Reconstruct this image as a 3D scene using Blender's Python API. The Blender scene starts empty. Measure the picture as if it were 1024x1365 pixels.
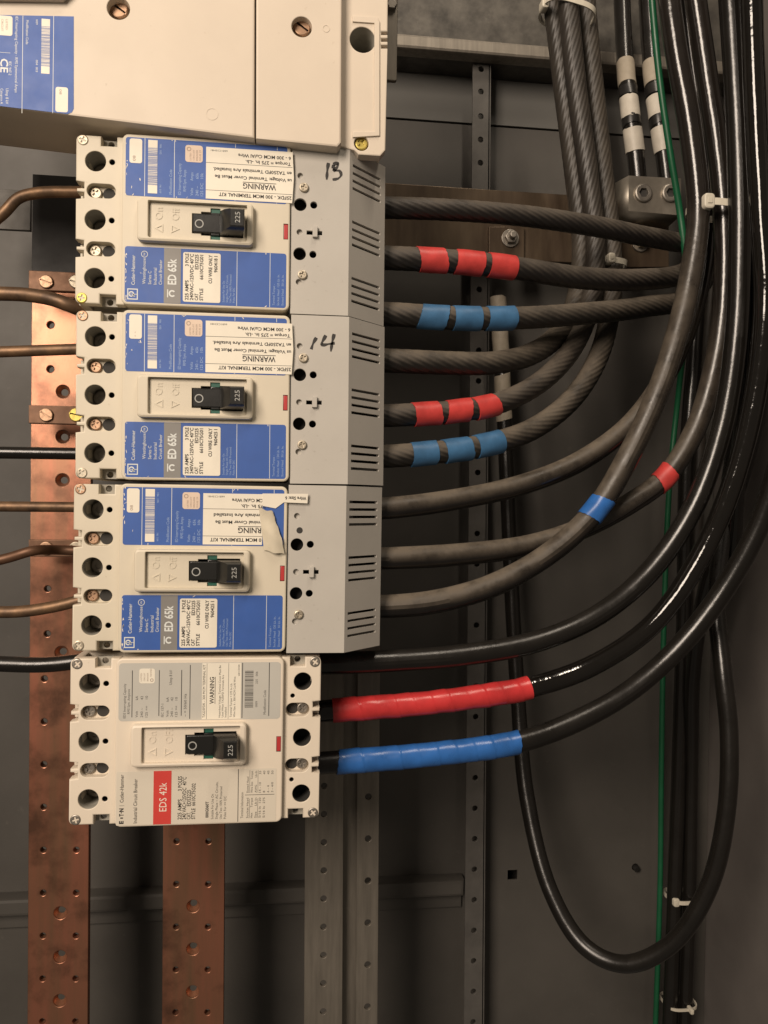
import bpy, bmesh, math, random
from mathutils import Vector, Matrix
from mathutils.geometry import tessellate_polygon

# ------------------------------------------------------------------ camera, light, exposure
# working coordinates: u right, v up, w towards the viewer, millimetres, w = 0 on the breaker faces
MM = 0.001
sc = bpy.context.scene
CAM = Vector((50.27, -169.22, 500.34)); YAW, PITCH, ROLL, FPX = -.1202, -.0092, .0142, 1071.0
def W(u, v, w): return Vector((u*MM, -w*MM, v*MM))
def cam_rot():
    cy, sy, cp, sp, cr, sr = math.cos(YAW), math.sin(YAW), math.cos(PITCH), math.sin(PITCH), math.cos(ROLL), math.sin(ROLL)
    Y = Matrix(((cy, 0, sy), (0, 1, 0), (-sy, 0, cy))); P = Matrix(((1, 0, 0), (0, cp, -sp), (0, sp, cp))); Z = Matrix(((cr, -sr, 0), (sr, cr, 0), (0, 0, 1)))
    return Y @ P @ Z
RC = cam_rot()
TOW = Matrix(((1, 0, 0), (0, 0, -1), (0, 1, 0)))          # uvw -> world
cd = bpy.data.cameras.new('camera'); cam = bpy.data.objects.new('camera', cd); sc.collection.objects.link(cam)
cd.sensor_fit = 'VERTICAL'; cd.sensor_height = 36; cd.lens = 36*FPX/1365; cd.clip_start = .01; cd.clip_end = 50
cam.matrix_world = Matrix.Translation(W(*CAM)) @ (TOW @ RC).to_4x4()
sc.camera = cam
wd = bpy.data.worlds.new('World'); sc.world = wd; wd.use_nodes = True
bg = wd.node_tree.nodes['Background']; bg.inputs[0].default_value = (1, .86, .70, 1); bg.inputs[1].default_value = .115
def area(name, pos, target, size, power, col):
    l = bpy.data.lights.new(name, 'AREA'); l.shape = 'RECTANGLE'; l.size = size[0]; l.size_y = size[1]; l.energy = power; l.color = col
    o = bpy.data.objects.new(name, l); sc.collection.objects.link(o); o.location = W(*pos)
    o.rotation_euler = (W(*target)-W(*pos)).to_track_quat('-Z', 'Y').to_euler(); return o
area('ceiling_lamp', (-800, 560, 1450), (60, -200, 0), (.6, .9), 43, (1, .845, .70))
area('room_lamp', (330, 1150, 560), (150, -180, -100), (.05, .5), 6, (1, .86, .70))
sc.view_settings.view_transform = 'Standard'; sc.view_settings.look = 'None'; sc.view_settings.exposure = 0; sc.view_settings.gamma = 1
sc.render.engine = 'CYCLES'
rnd = random.Random(4)
COL = sc.collection

def at(px, py, w):                                          # photograph pixel -> point on the plane at depth w
    d = RC @ Vector(((px-512)/FPX, -(py-682.5)/FPX, -1)); t = (w-CAM.z)/d.z
    return CAM + d*t

# ------------------------------------------------------------------ materials
M = {}
def mat(name, col, rough=.5, metal=0, var=.0, vscale=60, bump=0, bscale=400, col2=None, dust=None, dustamt=0, spots=None, spotscale=900, spotamt=.6, coat=0, stretch=None, spec=.5):
    m = bpy.data.materials.new(name); m.use_nodes = True; nt = m.node_tree; N = nt.nodes; L = nt.links
    b = N['Principled BSDF']; b.inputs['Roughness'].default_value = rough; b.inputs['Metallic'].default_value = metal
    b.inputs['Coat Weight'].default_value = coat; b.inputs['Coat Roughness'].default_value = .12; b.inputs['Specular IOR Level'].default_value = spec
    tc = N.new('ShaderNodeTexCoord'); vec = tc.outputs['Object']
    if stretch:
        mp = N.new('ShaderNodeMapping'); mp.inputs['Scale'].default_value = stretch; L.new(vec, mp.inputs['Vector']); svec = mp.outputs[0]
    else: svec = vec
    def noise(scale, det=5, v=None, r=.6):
        n = N.new('ShaderNodeTexNoise'); n.inputs['Scale'].default_value = scale; n.inputs['Detail'].default_value = det; n.inputs['Roughness'].default_value = r
        L.new(v if v is not None else vec, n.inputs['Vector']); return n.outputs['Fac']
    def ramp(f, a, c):
        r = N.new('ShaderNodeMapRange'); r.inputs[1].default_value = a; r.inputs[2].default_value = c; L.new(f, r.inputs[0]); return r.outputs[0]
    def mix(f, a, c):
        x = N.new('ShaderNodeMix'); x.data_type = 'RGBA'
        for s, q in ((0, f), (6, a), (7, c)):
            if hasattr(q, 'links'): L.new(q, x.inputs[s])
            elif s == 0: x.inputs[s].default_value = q
            else: x.inputs[s].default_value = (*q[:3], 1)
        return x.outputs[2]
    c = col
    if var or col2:
        c2 = col2 or tuple(max(0, k*(1-var)) for k in col)
        c = mix(ramp(noise(vscale, 6, svec), .35, .7), col, c2)
    if spots: c = mix(ramp(noise(spotscale, 3, None, .5), .68, .74) if spotamt >= 1 else ramp(noise(spotscale, 5), .66 if spotamt > .4 else .48, .9 if spotamt > .4 else .68), c, spots)
    rf = None
    if dust:
        g = N.new('ShaderNodeNewGeometry'); sx = N.new('ShaderNodeSeparateXYZ'); L.new(g.outputs['Normal'], sx.inputs[0])
        up = ramp(sx.outputs['Z'], -.4, .9)  # real dust on upward faces, also standing in for light from above
        mu = N.new('ShaderNodeMath'); mu.operation = 'MULTIPLY'; L.new(up, mu.inputs[0]); L.new(ramp(noise(45, 8, None, .7), .2, .6), mu.inputs[1])
        an = N.new('ShaderNodeAttribute'); an.attribute_name = 'dust'; m3 = N.new('ShaderNodeMath'); m3.operation = 'MULTIPLY'; L.new(mu.outputs[0], m3.inputs[0]); L.new(an.outputs['Fac'], m3.inputs[1]); mu = m3
        m2 = N.new('ShaderNodeMath'); m2.operation = 'MULTIPLY'; L.new(mu.outputs[0], m2.inputs[0]); m2.inputs[1].default_value = dustamt
        c = mix(m2.outputs[0], c, dust); rf = N.new('ShaderNodeMapRange'); rf.inputs[3].default_value = rough; rf.inputs[4].default_value = .95; L.new(m2.outputs[0], rf.inputs[0])
    if hasattr(c, 'links'): L.new(c, b.inputs['Base Color'])
    else: b.inputs['Base Color'].default_value = (*c, 1)
    if rf: L.new(rf.outputs[0], b.inputs['Roughness'])
    elif rough > .15 and (var or col2):
        rr = N.new('ShaderNodeMapRange'); rr.inputs[3].default_value = rough*.8; rr.inputs[4].default_value = min(1, rough*1.25); L.new(noise(vscale*1.7, 4), rr.inputs[0]); L.new(rr.outputs[0], b.inputs['Roughness'])
    if bump:
        bp = N.new('ShaderNodeBump'); bp.inputs['Strength'].default_value = bump; bp.inputs['Distance'].default_value = .0004
        L.new(noise(bscale, 4, svec), bp.inputs['Height']); L.new(bp.outputs[0], b.inputs['Normal'])
    M[name] = m; return m
mat('plastic_cream', (.60, .54, .425), .48, var=.07, vscale=30, bump=.10, bscale=1500, spots=(.34, .27, .18), spotscale=260, spotamt=.5)
mat('plastic_ivory', (.61, .53, .43), .5, var=.06, vscale=22, bump=.10, bscale=1500, spots=(.36, .28, .19), spotscale=230, spotamt=.5)
mat('plastic_white', (.68, .60, .49), .5, var=.05, vscale=26, bump=.08, bscale=1400, spots=(.38, .3, .22), spotscale=240, spotamt=.5)
mat('plastic_grey', (.45, .425, .38), .6, var=.07, vscale=26, bump=.14, bscale=1800, spots=(.25, .22, .18), spotscale=260, spotamt=.5)
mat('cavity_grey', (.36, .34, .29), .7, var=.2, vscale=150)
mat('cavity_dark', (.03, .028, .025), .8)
mat('print_blue', (.03, .095, .35), .5, var=.12, vscale=50, bump=.05, bscale=900, spots=(.07, .15, .40), spotscale=330)
mat('print_grey', (.21, .20, .185), .45, var=.05, vscale=60)
mat('label_grey', (.47, .455, .41), .42, var=.05, vscale=40, spots=(.34, .31, .26), spotscale=200)
mat('label_cream', (.62, .565, .47), .42, var=.04, vscale=40)
mat('print_red', (.58, .055, .045), .4, var=.08, vscale=60)
mat('sticker_white', (.74, .69, .58), .5, var=.05, vscale=60, bump=.06, bscale=700)
mat('sticker_peach', (.66, .52, .41), .5, var=.08, vscale=90)
mat('sticker_kraft', (.58, .52, .40), .7, var=.14, vscale=80, bump=.3, bscale=300)
mat('ink_black', (.02, .018, .016), .6)
mat('ink_brown', (.30, .22, .17), .6)
mat('ink_white', (.62, .64, .62), .5)
mat('ink_grey', (.34, .34, .32), .5)
mat('ink_pale_blue', (.25, .35, .55), .5)
mat('handle_black', (.012, .012, .011), .28, var=.2, vscale=90, bump=.05, bscale=600)
mat('green_plastic', (.01, .09, .06), .45)
mat('button_red', (.42, .035, .035), .4)
mat('screw_steel', (.52, .46, .36), .48, .9, var=.35, vscale=300)
mat('screw_brass', (.62, .50, .14), .48, .9, var=.3, vscale=300)
mat('screw_copper', (.45, .29, .19), .48, .9, var=.3, vscale=300)
mat('steel_dull', (.34, .31, .27), .45, .85, var=.3, vscale=120, bump=.1, bscale=500)
mat('copper_bar', (.40, .16, .10), .36, .75, col2=(.25, .145, .085), vscale=11, bump=.16, bscale=420, stretch=(6, 6, .5), spots=(.15, .075, .048), spotscale=30, spotamt=.3)
mat('copper_bright', (.42, .20, .115), .42, .7, var=.2, vscale=200)
mat('copper_dark', (.16, .085, .05), .5, .6, var=.35, vscale=90)
mat('copper_rod', (.22, .13, .07), .5, .6, col2=(.07, .045, .03), vscale=70, bump=.1, bscale=300)
mat('tinned_bar', (.13, .095, .062), .4, .6, col2=(.06, .04, .026), vscale=24, bump=.08, bscale=300, stretch=(2, 2, .4))
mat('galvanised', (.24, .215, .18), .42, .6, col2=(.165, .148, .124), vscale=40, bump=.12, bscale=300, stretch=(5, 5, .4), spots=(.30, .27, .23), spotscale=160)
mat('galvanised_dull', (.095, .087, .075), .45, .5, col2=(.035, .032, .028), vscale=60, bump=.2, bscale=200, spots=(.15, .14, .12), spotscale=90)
mat('strut_grey', (.11, .103, .094), .6, .3, var=.25, vscale=50, bump=.1)
mat('paint_shaded', (.072, .066, .058), .58, var=.28, vscale=9, bump=.10, bscale=700, spots=(.10, .09, .078), spotscale=120)  # cabinet grey with the shade of the lower zone put into the colour
mat('paint_lit', (.115, .112, .103), .6, var=.10, vscale=14, bump=.08, bscale=900)  # same panel paint, lightened to show the lit band at the top
mat('paint_side', (.14, .126, .116), .55, var=.3, vscale=8, bump=.06, bscale=900)
mat('barrier_black', (.018, .016, .015), .55, var=.3, vscale=40)
mat('rubber_dusty', (.011, .009, .008), .17, var=.3, vscale=80, dust=(.15, .122, .09), dustamt=.9, bump=.8, bscale=75)
mat('rubber_ribbed', (.014, .012, .010), .42, var=.3, vscale=80, dust=(.15, .122, .09), dustamt=.85, bump=.3, bscale=300)
mat('rubber_dusty_dark', (.012, .010, .009), .42, var=.3, vscale=80, dust=(.13, .106, .08), dustamt=.75, bump=.3, bscale=200)
mat('rubber_black', (.008, .007, .006), .2, var=.3, vscale=50, dust=(.035, .03, .024), dustamt=.25, bump=.6, bscale=80)
mat('rubber_gloss', (.008, .007, .006), .07, var=.2, vscale=50, bump=.9, bscale=60)
mat('tape_red', (.55, .05, .045), .42, var=.35, vscale=70, bump=.1, bscale=500)
mat('tape_red_gloss', (.53, .036, .038), .28, var=.3, vscale=60, bump=.08, bscale=300)
mat('tape_blue', (.045, .14, .28), .45, var=.35, vscale=70, bump=.1, bscale=500)
mat('tape_blue_gloss', (.028, .13, .41), .28, var=.3, vscale=60, bump=.08, bscale=300)
mat('tape_black', (.012, .011, .010), .35, bump=.1)
mat('tape_white', (.50, .46, .39), .5, var=.15, vscale=120, bump=.15, bscale=400)
mat('tape_beige', (.33, .285, .22), .6, var=.2, vscale=120, bump=.15, bscale=400)
mat('nylon', (.55, .51, .42), .4, var=.08, vscale=100)
mat('wire_green', (.006, .085, .034), .4, var=.2, vscale=60, bump=.05)
mat('aluminium', (.42, .38, .32), .38, .85, var=.25, vscale=80, bump=.1, bscale=400)

# ------------------------------------------------------------------ mesh helpers
class MB:
    def __init__(s): s.v = []; s.f = []; s.dust = None
    def add(s, vs, fs):
        n = len(s.v); s.v += [tuple(p) for p in vs]; s.f += [tuple(i+n for i in f) for f in fs]; return s
    def mesh(s, name, angle=35, fix=True):
        me = bpy.data.meshes.new(name); me.from_pydata([W(*p) for p in s.v], [], s.f)
        if s.dust and len(s.dust) == len(s.v):
            at_ = me.attributes.new('dust', 'FLOAT', 'POINT'); at_.data.foreach_set('value', s.dust)
        if fix:
            bm = bmesh.new(); bm.from_mesh(me); bmesh.ops.recalc_face_normals(bm, faces=bm.faces); bm.to_mesh(me); bm.free()
        me.polygons.foreach_set('use_smooth', [True]*len(me.polygons)); me.set_sharp_from_angle(angle=math.radians(angle)); me.update()
        for p in me.polygons:
            if p.area > 4e-6 and abs(p.normal.y) > .999 or len(p.vertices) == 3 and abs(p.normal.y) > .999: p.use_smooth = False
        return me
    def build(s, name, m, parent=None, angle=35, fix=True): return link(name, s.mesh(name, angle, fix), m, parent)
def link(name, me, m, parent=None):
    o = bpy.data.objects.new(name, me); COL.objects.link(o)
    if m and not me.materials: me.materials.append(M[m])
    if parent: o.parent = parent
    return o
def tag(o, label=None, cat=None, group=None, kind=None):
    if label: o['label'] = label
    if cat: o['category'] = cat
    if group: o['group'] = group
    if kind: o['kind'] = kind
    return o
def thing(name, pos, label, cat, group=None, rot=0):
    e = bpy.data.objects.new(name, None); COL.objects.link(e); e.empty_display_size = .01
    e.location = W(*pos); e.rotation_euler = (0, -rot, 0); return tag(e, label, cat, group)
def circ(u, v, r, n=24): return [(u+r*math.cos(2*math.pi*k/n), v+r*math.sin(2*math.pi*k/n)) for k in range(n)]
def rrect(u0, u1, v0, v1, r=0, n=5):
    if r <= 0: return [(u0, v0), (u1, v0), (u1, v1), (u0, v1)]
    o = []
    for cx, cy, a in ((u1-r, v0+r, -90), (u1-r, v1-r, 0), (u0+r, v1-r, 90), (u0+r, v0+r, 180)):
        o += [(cx+r*math.cos(math.radians(a+90*k/n)), cy+r*math.sin(math.radians(a+90*k/n))) for k in range(n+1)]
    return o
def area2(p): return sum(p[i][0]*p[(i+1) % len(p)][1]-p[(i+1) % len(p)][0]*p[i][1] for i in range(len(p)))/2
def offset(p, d):
    n = len(p); s = 1 if area2(p) > 0 else -1; o = []
    for i in range(n):
        a, b, c = Vector(p[i-1]), Vector(p[i]), Vector(p[(i+1) % n])
        e1 = (b-a).normalized(); e2 = (c-b).normalized(); n1 = Vector((-e1.y, e1.x)); n2 = Vector((-e2.y, e2.x)); q = n1+n2
        if q.length < 1e-6: q = n1
        q.normalize(); k = d/max(.4, q.dot(n1)); o.append(tuple(b+q*k*s))
    return o
def plate(mb, outer, holes=(), w0=-5, w1=0, bev=.6, bottom=True, hbev=None):
    """extruded plate with real holes and a small rounded front edge"""
    hbev = bev if hbev is None else hbev
    loops = [outer]+list(holes); front = []; flat = []
    for k, lp in enumerate(loops):
        b = bev if k == 0 else hbev
        front.append(offset(lp, b if k == 0 else -b) if b > 0 else list(lp))
        rings = [(lp, w0)]
        if b > 0:
            mid = offset(lp, b*.3 if k == 0 else -b*.3)
            rings += [(lp, w1-b), (mid, w1-b*.3)]
        rings.append((front[-1], w1)); n = len(lp)
        vs = [(x, y, z) for ring, z in rings for x, y in ring]
        fs = [(r*n+i, r*n+(i+1) % n, (r+1)*n+(i+1) % n, (r+1)*n+i) for r in range(len(rings)-1) for i in range(n)]
        mb.add(vs, fs)
    for lps, z in ((front, w1),)+(((loops, w0),) if bottom else ()):
        tri = tessellate_polygon([[Vector((x, y, 0)) for x, y in lp] for lp in lps])
        mb.add([(x, y, z) for lp in lps for x, y in lp], tri)
    weld(mb); return mb
def weld(mb):
    key = {}; remap = []; nv = []
    for p in mb.v:
        k = (round(p[0], 4), round(p[1], 4), round(p[2], 4))
        if k not in key: key[k] = len(nv); nv.append(p)
        remap.append(key[k])
    mb.f = [t for t in (tuple(dict.fromkeys(remap[i] for i in f)) for f in mb.f) if len(t) > 2]; mb.v = nv
def box(mb, u0, u1, v0, v1, w0, w1, bev=.5, r=0): return plate(mb, rrect(u0, u1, v0, v1, r), (), w0, w1, bev)
def well(mb, lp, w0, w1):                                   # an open pocket: wall and floor
    n = len(lp); mb.add([(x, y, w1) for x, y in lp]+[(x, y, w0) for x, y in lp], [(i, (i+1) % n, n+(i+1) % n, n+i) for i in range(n)]+[tuple(range(n, 2*n))]); return mb
def flat(mb, lp, w): mb.add([(x, y, w) for x, y in lp], [tuple(range(len(lp)))]); return mb
def sticker(name, lp, w, m, parent, th=.12): return plate(MB(), lp, (), w-th, w, 0).build(name, m, parent)

_txt = {}
def glyphs(s, bold=0):
    k = (s, bold)
    if k not in _txt:
        c = bpy.data.curves.new('t', 'FONT'); c.body = s; c.size = 1; c.resolution_u = 2; c.offset = bold
        o = bpy.data.objects.new('t', c); me = bpy.data.meshes.new_from_object(o)
        _txt[k] = ([tuple(v.co) for v in me.vertices], [tuple(p.vertices) for p in me.polygons])
        bpy.data.objects.remove(o); bpy.data.curves.remove(c); bpy.data.meshes.remove(me)
    return _txt[k]
def text(mb, s, u, v, h, rot=90, w=0, sx=.8, bold=0, length=None, anchor='l'):
    """cap height h, baseline start at (u, v), reading direction rot degrees; length fixes the run"""
    vs, fs = glyphs(s, bold)
    if not vs: return mb
    x0 = min(p[0] for p in vs); x1 = max(p[0] for p in vs); k = h/.70; kx = k*sx
    if length: kx = length/max(.01, x1-x0)
    sh = x0 if anchor == 'l' else (x1 if anchor == 'r' else (x0+x1)/2)
    a = math.radians(rot); ca, sa = math.cos(a), math.sin(a); out = []
    for x, y, z in vs:
        X = (x-sh)*kx; Y = y*k; out.append((u+ca*X-sa*Y, v+sa*X+ca*Y, w))
    mb.add(out, fs); return mb
def rule(mb, u0, u1, v0, v1, w): return flat(mb, rrect(min(u0, u1), max(u0, u1), min(v0, v1), max(v0, v1)), w)

def catmull(P, ds=3.0):
    Q = []
    P = [P[0]*2-P[1]]+list(P)+[P[-1]*2-P[-2]]
    for i in range(1, len(P)-2):
        a, b, c, d = P[i-1:i+3]; n = max(2, int((c-b).length/1.5))
        t0 = 0; t1 = max(1e-3, (b-a).length**.5); t2 = t1+max(1e-3, (c-b).length**.5); t3 = t2+max(1e-3, (d-c).length**.5)
        for k in range(n):
            t = t1+(t2-t1)*k/n
            A1 = a*((t1-t)/(t1-t0))+b*((t-t0)/(t1-t0)); A2 = b*((t2-t)/(t2-t1))+c*((t-t1)/(t2-t1)); A3 = c*((t3-t)/(t3-t2))+d*((t-t2)/(t3-t2))
            B1 = A1*((t2-t)/(t2-t0))+A2*((t-t0)/(t2-t0)); B2 = A2*((t3-t)/(t3-t1))+A3*((t-t1)/(t3-t1))
            Q.append(B1*((t2-t)/(t2-t1))+B2*((t-t1)/(t2-t1)))
    Q.append(P[-2]); S = [0]
    for i in range(1, len(Q)): S.append(S[-1]+(Q[i]-Q[i-1]).length)
    n = max(2, int(S[-1]/ds)); out = []; j = 0
    for k in range(n+1):
        s = S[-1]*k/n
        while j < len(S)-2 and S[j+1] < s: j += 1
        f = (s-S[j])/max(1e-6, S[j+1]-S[j]); out.append(Q[j].lerp(Q[j+1], min(1, f)))
    return out
def frames(C):
    T = [(C[min(i+1, len(C)-1)]-C[max(i-1, 0)]).normalized() for i in range(len(C))]
    n = T[0].orthogonal().normalized(); F = []
    for i in range(len(C)):
        n = (n-T[i]*n.dot(T[i])).normalized(); F.append((n, T[i].cross(n)))
    return F
def sweep(C, F, r, i0=0, i1=None, segs=20, rad=None, ds=3.0, twist=0, dust=None, slant=0):
    """tube along C[i0..i1]; rad(s, angle) -> radius"""
    i1 = len(C)-1 if i1 is None else i1; mb = MB(); vs = []; n = segs
    idx = list(range(i0, i1+1))
    for i in idx:
        for k in range(n):
            a = 2*math.pi*k/n; R = rad(i*ds, a) if rad else r
            if twist: a += 2*math.pi*i*ds/twist
            j = min(len(C)-1, max(0, i+int(round(slant*math.cos(a+1)))))
            vs.append(C[j]+F[j][0]*(R*math.cos(a))+F[j][1]*(R*math.sin(a)))
    fs = [(j*n+k, j*n+(k+1) % n, (j+1)*n+(k+1) % n, (j+1)*n+k) for j in range(len(idx)-1) for k in range(n)]
    fs += [tuple(range(n))[::-1], tuple(range((len(idx)-1)*n, len(idx)*n))]
    mb.add(vs, fs); mb.dust = [(dust(i) if dust else 1.0) for i in idx for k in range(n)]; return mb
def nearest(C, px, py):
    best = 0; bd = 1e9
    for i, p in enumerate(C):
        d = RC.transposed() @ (p-CAM); x = 512+FPX*d.x/-d.z; y = 682.5-FPX*d.y/-d.z; q = (x-px)**2+(y-py)**2
        if q < bd: bd = q; best = i
    return best

# ------------------------------------------------------------------ the enclosure
def pquad(pts, w): return [tuple(at(x, y, w)[:2]) for x, y in pts]
BACK = -262
cor = at(950, 700, BACK).x
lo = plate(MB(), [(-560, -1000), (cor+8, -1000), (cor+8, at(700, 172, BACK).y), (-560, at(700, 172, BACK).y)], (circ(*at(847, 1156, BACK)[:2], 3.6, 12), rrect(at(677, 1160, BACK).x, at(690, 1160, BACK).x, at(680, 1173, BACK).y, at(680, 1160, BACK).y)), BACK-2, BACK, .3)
tag(lo.build('back_panel', 'paint_shaded'), kind='structure')  # lower sheet: darker colour stands for the shaded zone
up = plate(MB(), [(-560, at(700, 172, BACK).y+1.5), (cor+8, at(700, 172, BACK).y+1.5), (cor+8, 560), (-560, 560)], (), BACK-2, BACK+1, .3)  # split off at the shadow edge; lighter colour stands for the lit band
tag(up.build('back_panel', 'paint_lit'), kind='structure')
cv = MB(); box(cv, -560, cor+8, -1000, 560, BACK-30, BACK-24, 0)
tag(cv.build('cabinet_shell', 'barrier_black'), kind='structure')
sw = MB(); box(sw, cor, cor+3, -1000, 560, BACK+.5, 120, 0)
tag(sw.build('cabinet_side', 'paint_side'), kind='structure')
sw = MB(); box(sw, -423, -420, -1000, 560, BACK+.5, 120, 0)  # unseen left side, added to shade the left of the back panel
tag(sw.build('cabinet_side', 'paint_side'), kind='structure')
lg = MB(); y0 = at(300, 1204, BACK+8).y; y1 = at(300, 1182, BACK+8).y
box(lg, -560, at(617, 1180, BACK+8).x, y0, y1, BACK+.6, BACK+16, 3)
box(lg, -560, at(617, 1180, BACK+8).x, y0-16, y0-4, BACK+.6, BACK+4, 1)
tag(lg.build('cross_rail', 'paint_shaded'), kind='structure')
bolt = MB(); p = at(847, 1156, BACK); plate(bolt, circ(p.x, p.y, 3.3, 6), (), BACK-4, BACK+5, .6)
tag(bolt.build('panel_bolt', 'tape_black'), 'small dark hexagonal bolt head in the lower back panel', 'bolt')

# galvanised channel across the top
ch = thing('galvanised_channel', (0, 0, 0), 'dull galvanised steel channel running across the cabinet above the cables', 'channel')
m_ = MB(); a = at(520, 56, -226); b = at(1010, 66, -226); t = 190
m_.add([(a.x-30, a.y, -226), (b.x, a.y-1, -226), (b.x, a.y+t, -226), (a.x-30, a.y+t, -226), (a.x-30, a.y, -229), (b.x, a.y-1, -229), (b.x, a.y+t, -229), (a.x-30, a.y+t, -229)], [(0, 1, 2, 3), (4, 5, 6, 7), (0, 1, 5, 4), (1, 2, 6, 5), (2, 3, 7, 6), (3, 0, 4, 7)])
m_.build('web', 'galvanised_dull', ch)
m_ = MB(); plate(m_, rrect(a.x-30, b.x, a.y-8, a.y+5, 3.5), (), -233, -219, 2.5); m_.build('lip', 'galvanised', ch)  # lip in the brighter zinc tone so that it looks lit
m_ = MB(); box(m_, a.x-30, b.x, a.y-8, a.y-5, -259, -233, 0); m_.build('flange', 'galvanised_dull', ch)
e = thing('steel_bracket', (0, 0, 0), 'narrow galvanised bracket beside the big beige breaker', 'bracket')
p0 = at(508, 106, -25); p1 = at(531, -30, -25)
plate(MB(), rrect(p0.x, p1.x, p0.y, p1.y, 1), (circ(at(522, 8, -25).x, at(522, 8, -25).y, 2.2, 14),), -28, -25, .4).build('bracket_plate', 'galvanised', e)
plate(MB(), circ(at(522, 8, -25).x, at(522, 8, -25).y, 3.4, 6), (), -27, -22, .5).build('bolt', 'steel_dull', e)

# perforated uprights
def perforated(mb, pts, w, th, holes, bev=.4): return plate(mb, [tuple(at(x, y, w)[:2]) for x, y in pts], holes, w-th, w, bev, hbev=.3)
w = -236
hs = [circ(at(642.5-.0085*yy, yy, w).x, at(642.5-.0085*yy, yy, w).y, 2.7, 12) for yy in [92, 122, 155, 186, 217]+[345+40.7*k for k in range(27)]]
o = perforated(MB(), [(618, 1420), (644, 1420), (654, 40), (631, 40)], w, 2, hs)
pf = thing('perforated_strut', (0, 0, 0), 'narrow grey perforated upright strip on the back panel behind the cables', 'strut')
o.build('face', 'strut_grey', pf)
s2 = MB(); pa = at(645, 1420, w); pb = at(655, 40, w)
s2.add([(pa.x, pa.y, w), (pb.x, pb.y, w), (pb.x, pb.y, BACK+1.5), (pa.x, pa.y, BACK+1.5), (pa.x-2, pa.y, w), (pb.x-2, pb.y, w), (pb.x-2, pb.y, BACK+1.5), (pa.x-2, pa.y, BACK+1.5)], [(0, 1, 2, 3), (4, 5, 6, 7), (0, 1, 5, 4), (3, 2, 6, 7), (1, 2, 6, 5), (0, 3, 7, 4)])
s2.build('web', 'strut_grey', pf)
w = -125
gs = thing('galvanised_support', (0, 0, 0), 'wide galvanised support rail with two rows of holes below the lowest breaker', 'support rail')
h1 = [circ(*at(432-.004*(y-1100), y, w)[:2], 2.5, 12) for y in [1010+37.6*k for k in range(11)]]
perforated(MB(), [(405, 1420), (456, 1420), (460, 700), (409, 700)], w, 2.5, h1).build('flange', 'galvanised', gs)
h2 = [circ(*at(491-.004*(y-1100), y, w)[:2], 2.6, 12) for y in [1062+56*k for k in range(7)]]
perforated(MB(), [(474, 1420), (503, 1420), (508, 700), (478, 700)], w, 2.5, h2).build('flange', 'galvanised', gs)
perforated(MB(), [(450, 1420), (482, 1420), (486, 700), (455, 700)], w-10, 2, []).build('groove', 'galvanised', gs)

# ------------------------------------------------------------------ fasteners
def cross(r):
    a, b = r*.62, r*.17
    return [(b, b), (b, a), (-b, a), (-b, b), (-a, b), (-a, -b), (-b, -b), (-b, -a), (b, -a), (b, -b), (a, -b), (a, b)]
def screw_mesh(r, kind='cross', h=1.6):
    mb = MB()
    hole = cross(r) if kind == 'cross' else ([(x*r, y*r) for x, y in ((.95, .12), (-.95, .12), (-.95, -.12), (.95, -.12))] if kind == 'slot' else circ(0, 0, r*.5, 6))
    plate(mb, circ(0, 0, r, 24), (hole,), -h, 0, min(.7, r*.22), hbev=.1); flat(mb, offset(hole, -.01), -h*.55); return mb
SCREW = {}
def screw(parent, u, v, w, r=3.4, m='screw_steel', kind='cross', name='screw', rot=None):
    k = (round(r, 1), kind, m)
    if k not in SCREW:
        SCREW[k] = screw_mesh(r, kind).mesh('screw'); SCREW[k].materials.append(M[m])
    o = bpy.data.objects.new(name, SCREW[k]); COL.objects.link(o); o.parent = parent; o.location = W(u, v, w)
    o.rotation_euler = (0, rnd.uniform(0, 1.5) if rot is None else rot, 0); return o

# ------------------------------------------------------------------ copper bars, straps and rods on the line side
def copper_bar(name, x0, x1, lean, ytop, ybot, w, smalls, bigs, label):
    t = thing(name, (0, 0, 0), label, 'busbar', 'copper bars')
    hs = []; bg_ = []
    for x, y, r in smalls: hs.append(circ(*at(x-lean*(y-1200), y, w)[:2], r, 14))
    for x, y, r in bigs:
        c = circ(*at(x-lean*(y-1200), y, w)[:2], r, 20); hs.append(c); bg_.append(c)
    plate(MB(), [tuple(at(x, y, w)[:2]) for x, y in ((x0-lean*(ybot-1200), ybot), (x1-lean*(ybot-1200), ybot), (x1-lean*(ytop-1200), ytop), (x0-lean*(ytop-1200), ytop))], hs, w-6.5, w, .5, hbev=.7).build('bar', 'copper_bar', t)
    for c in bg_:
        mb = MB(); n = len(c); inn = offset(c, max(1.5, 2.2)); mb.add([(x, y, w-1.0) for x, y in c]+[(x, y, w-5.6) for x, y in inn], [(i, (i+1) % n, n+(i+1) % n, n+i) for i in range(n)])
        mb.build('countersink', 'copper_bright', t)
    return t
sm = [(x, 1133+57.2*k, 2.3) for k in range(-1, 5) for x in (57.5, 101.5)]+[(61, 785, 2.4), (61, 845, 2.4), (57.5, 905, 2.4), (57.5, 962, 2.4), (57.5, 1019, 2.4)]+[(63, 433, 2.6), (63, 492, 2.6)]
bgs = [(80.5, 1217+58.4*k, 4.9) for k in range(0, 4)]+[(80, 870, 4.9), (80, 640, 4.9), (80, 582, 4.9), (80, 522, 4.9)]
copper_bar('busbar', 37.5, 118, .006, 372, 1420, -150, sm, bgs, 'tarnished copper busbar strip with holes under the ends of the bare rods')
sm = [(x, 1121.5+57*k, 2.3) for k in range(-1, 5) for x in (235, 277.5)]
bgs = [(257.5, 1208+57*k, 4.9) for k in range(0, 4)]
copper_bar('busbar', 217, 299, .006, 950, 1420, -150, sm, bgs, 'copper busbar strip below the red label of the lowest breaker')
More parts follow.
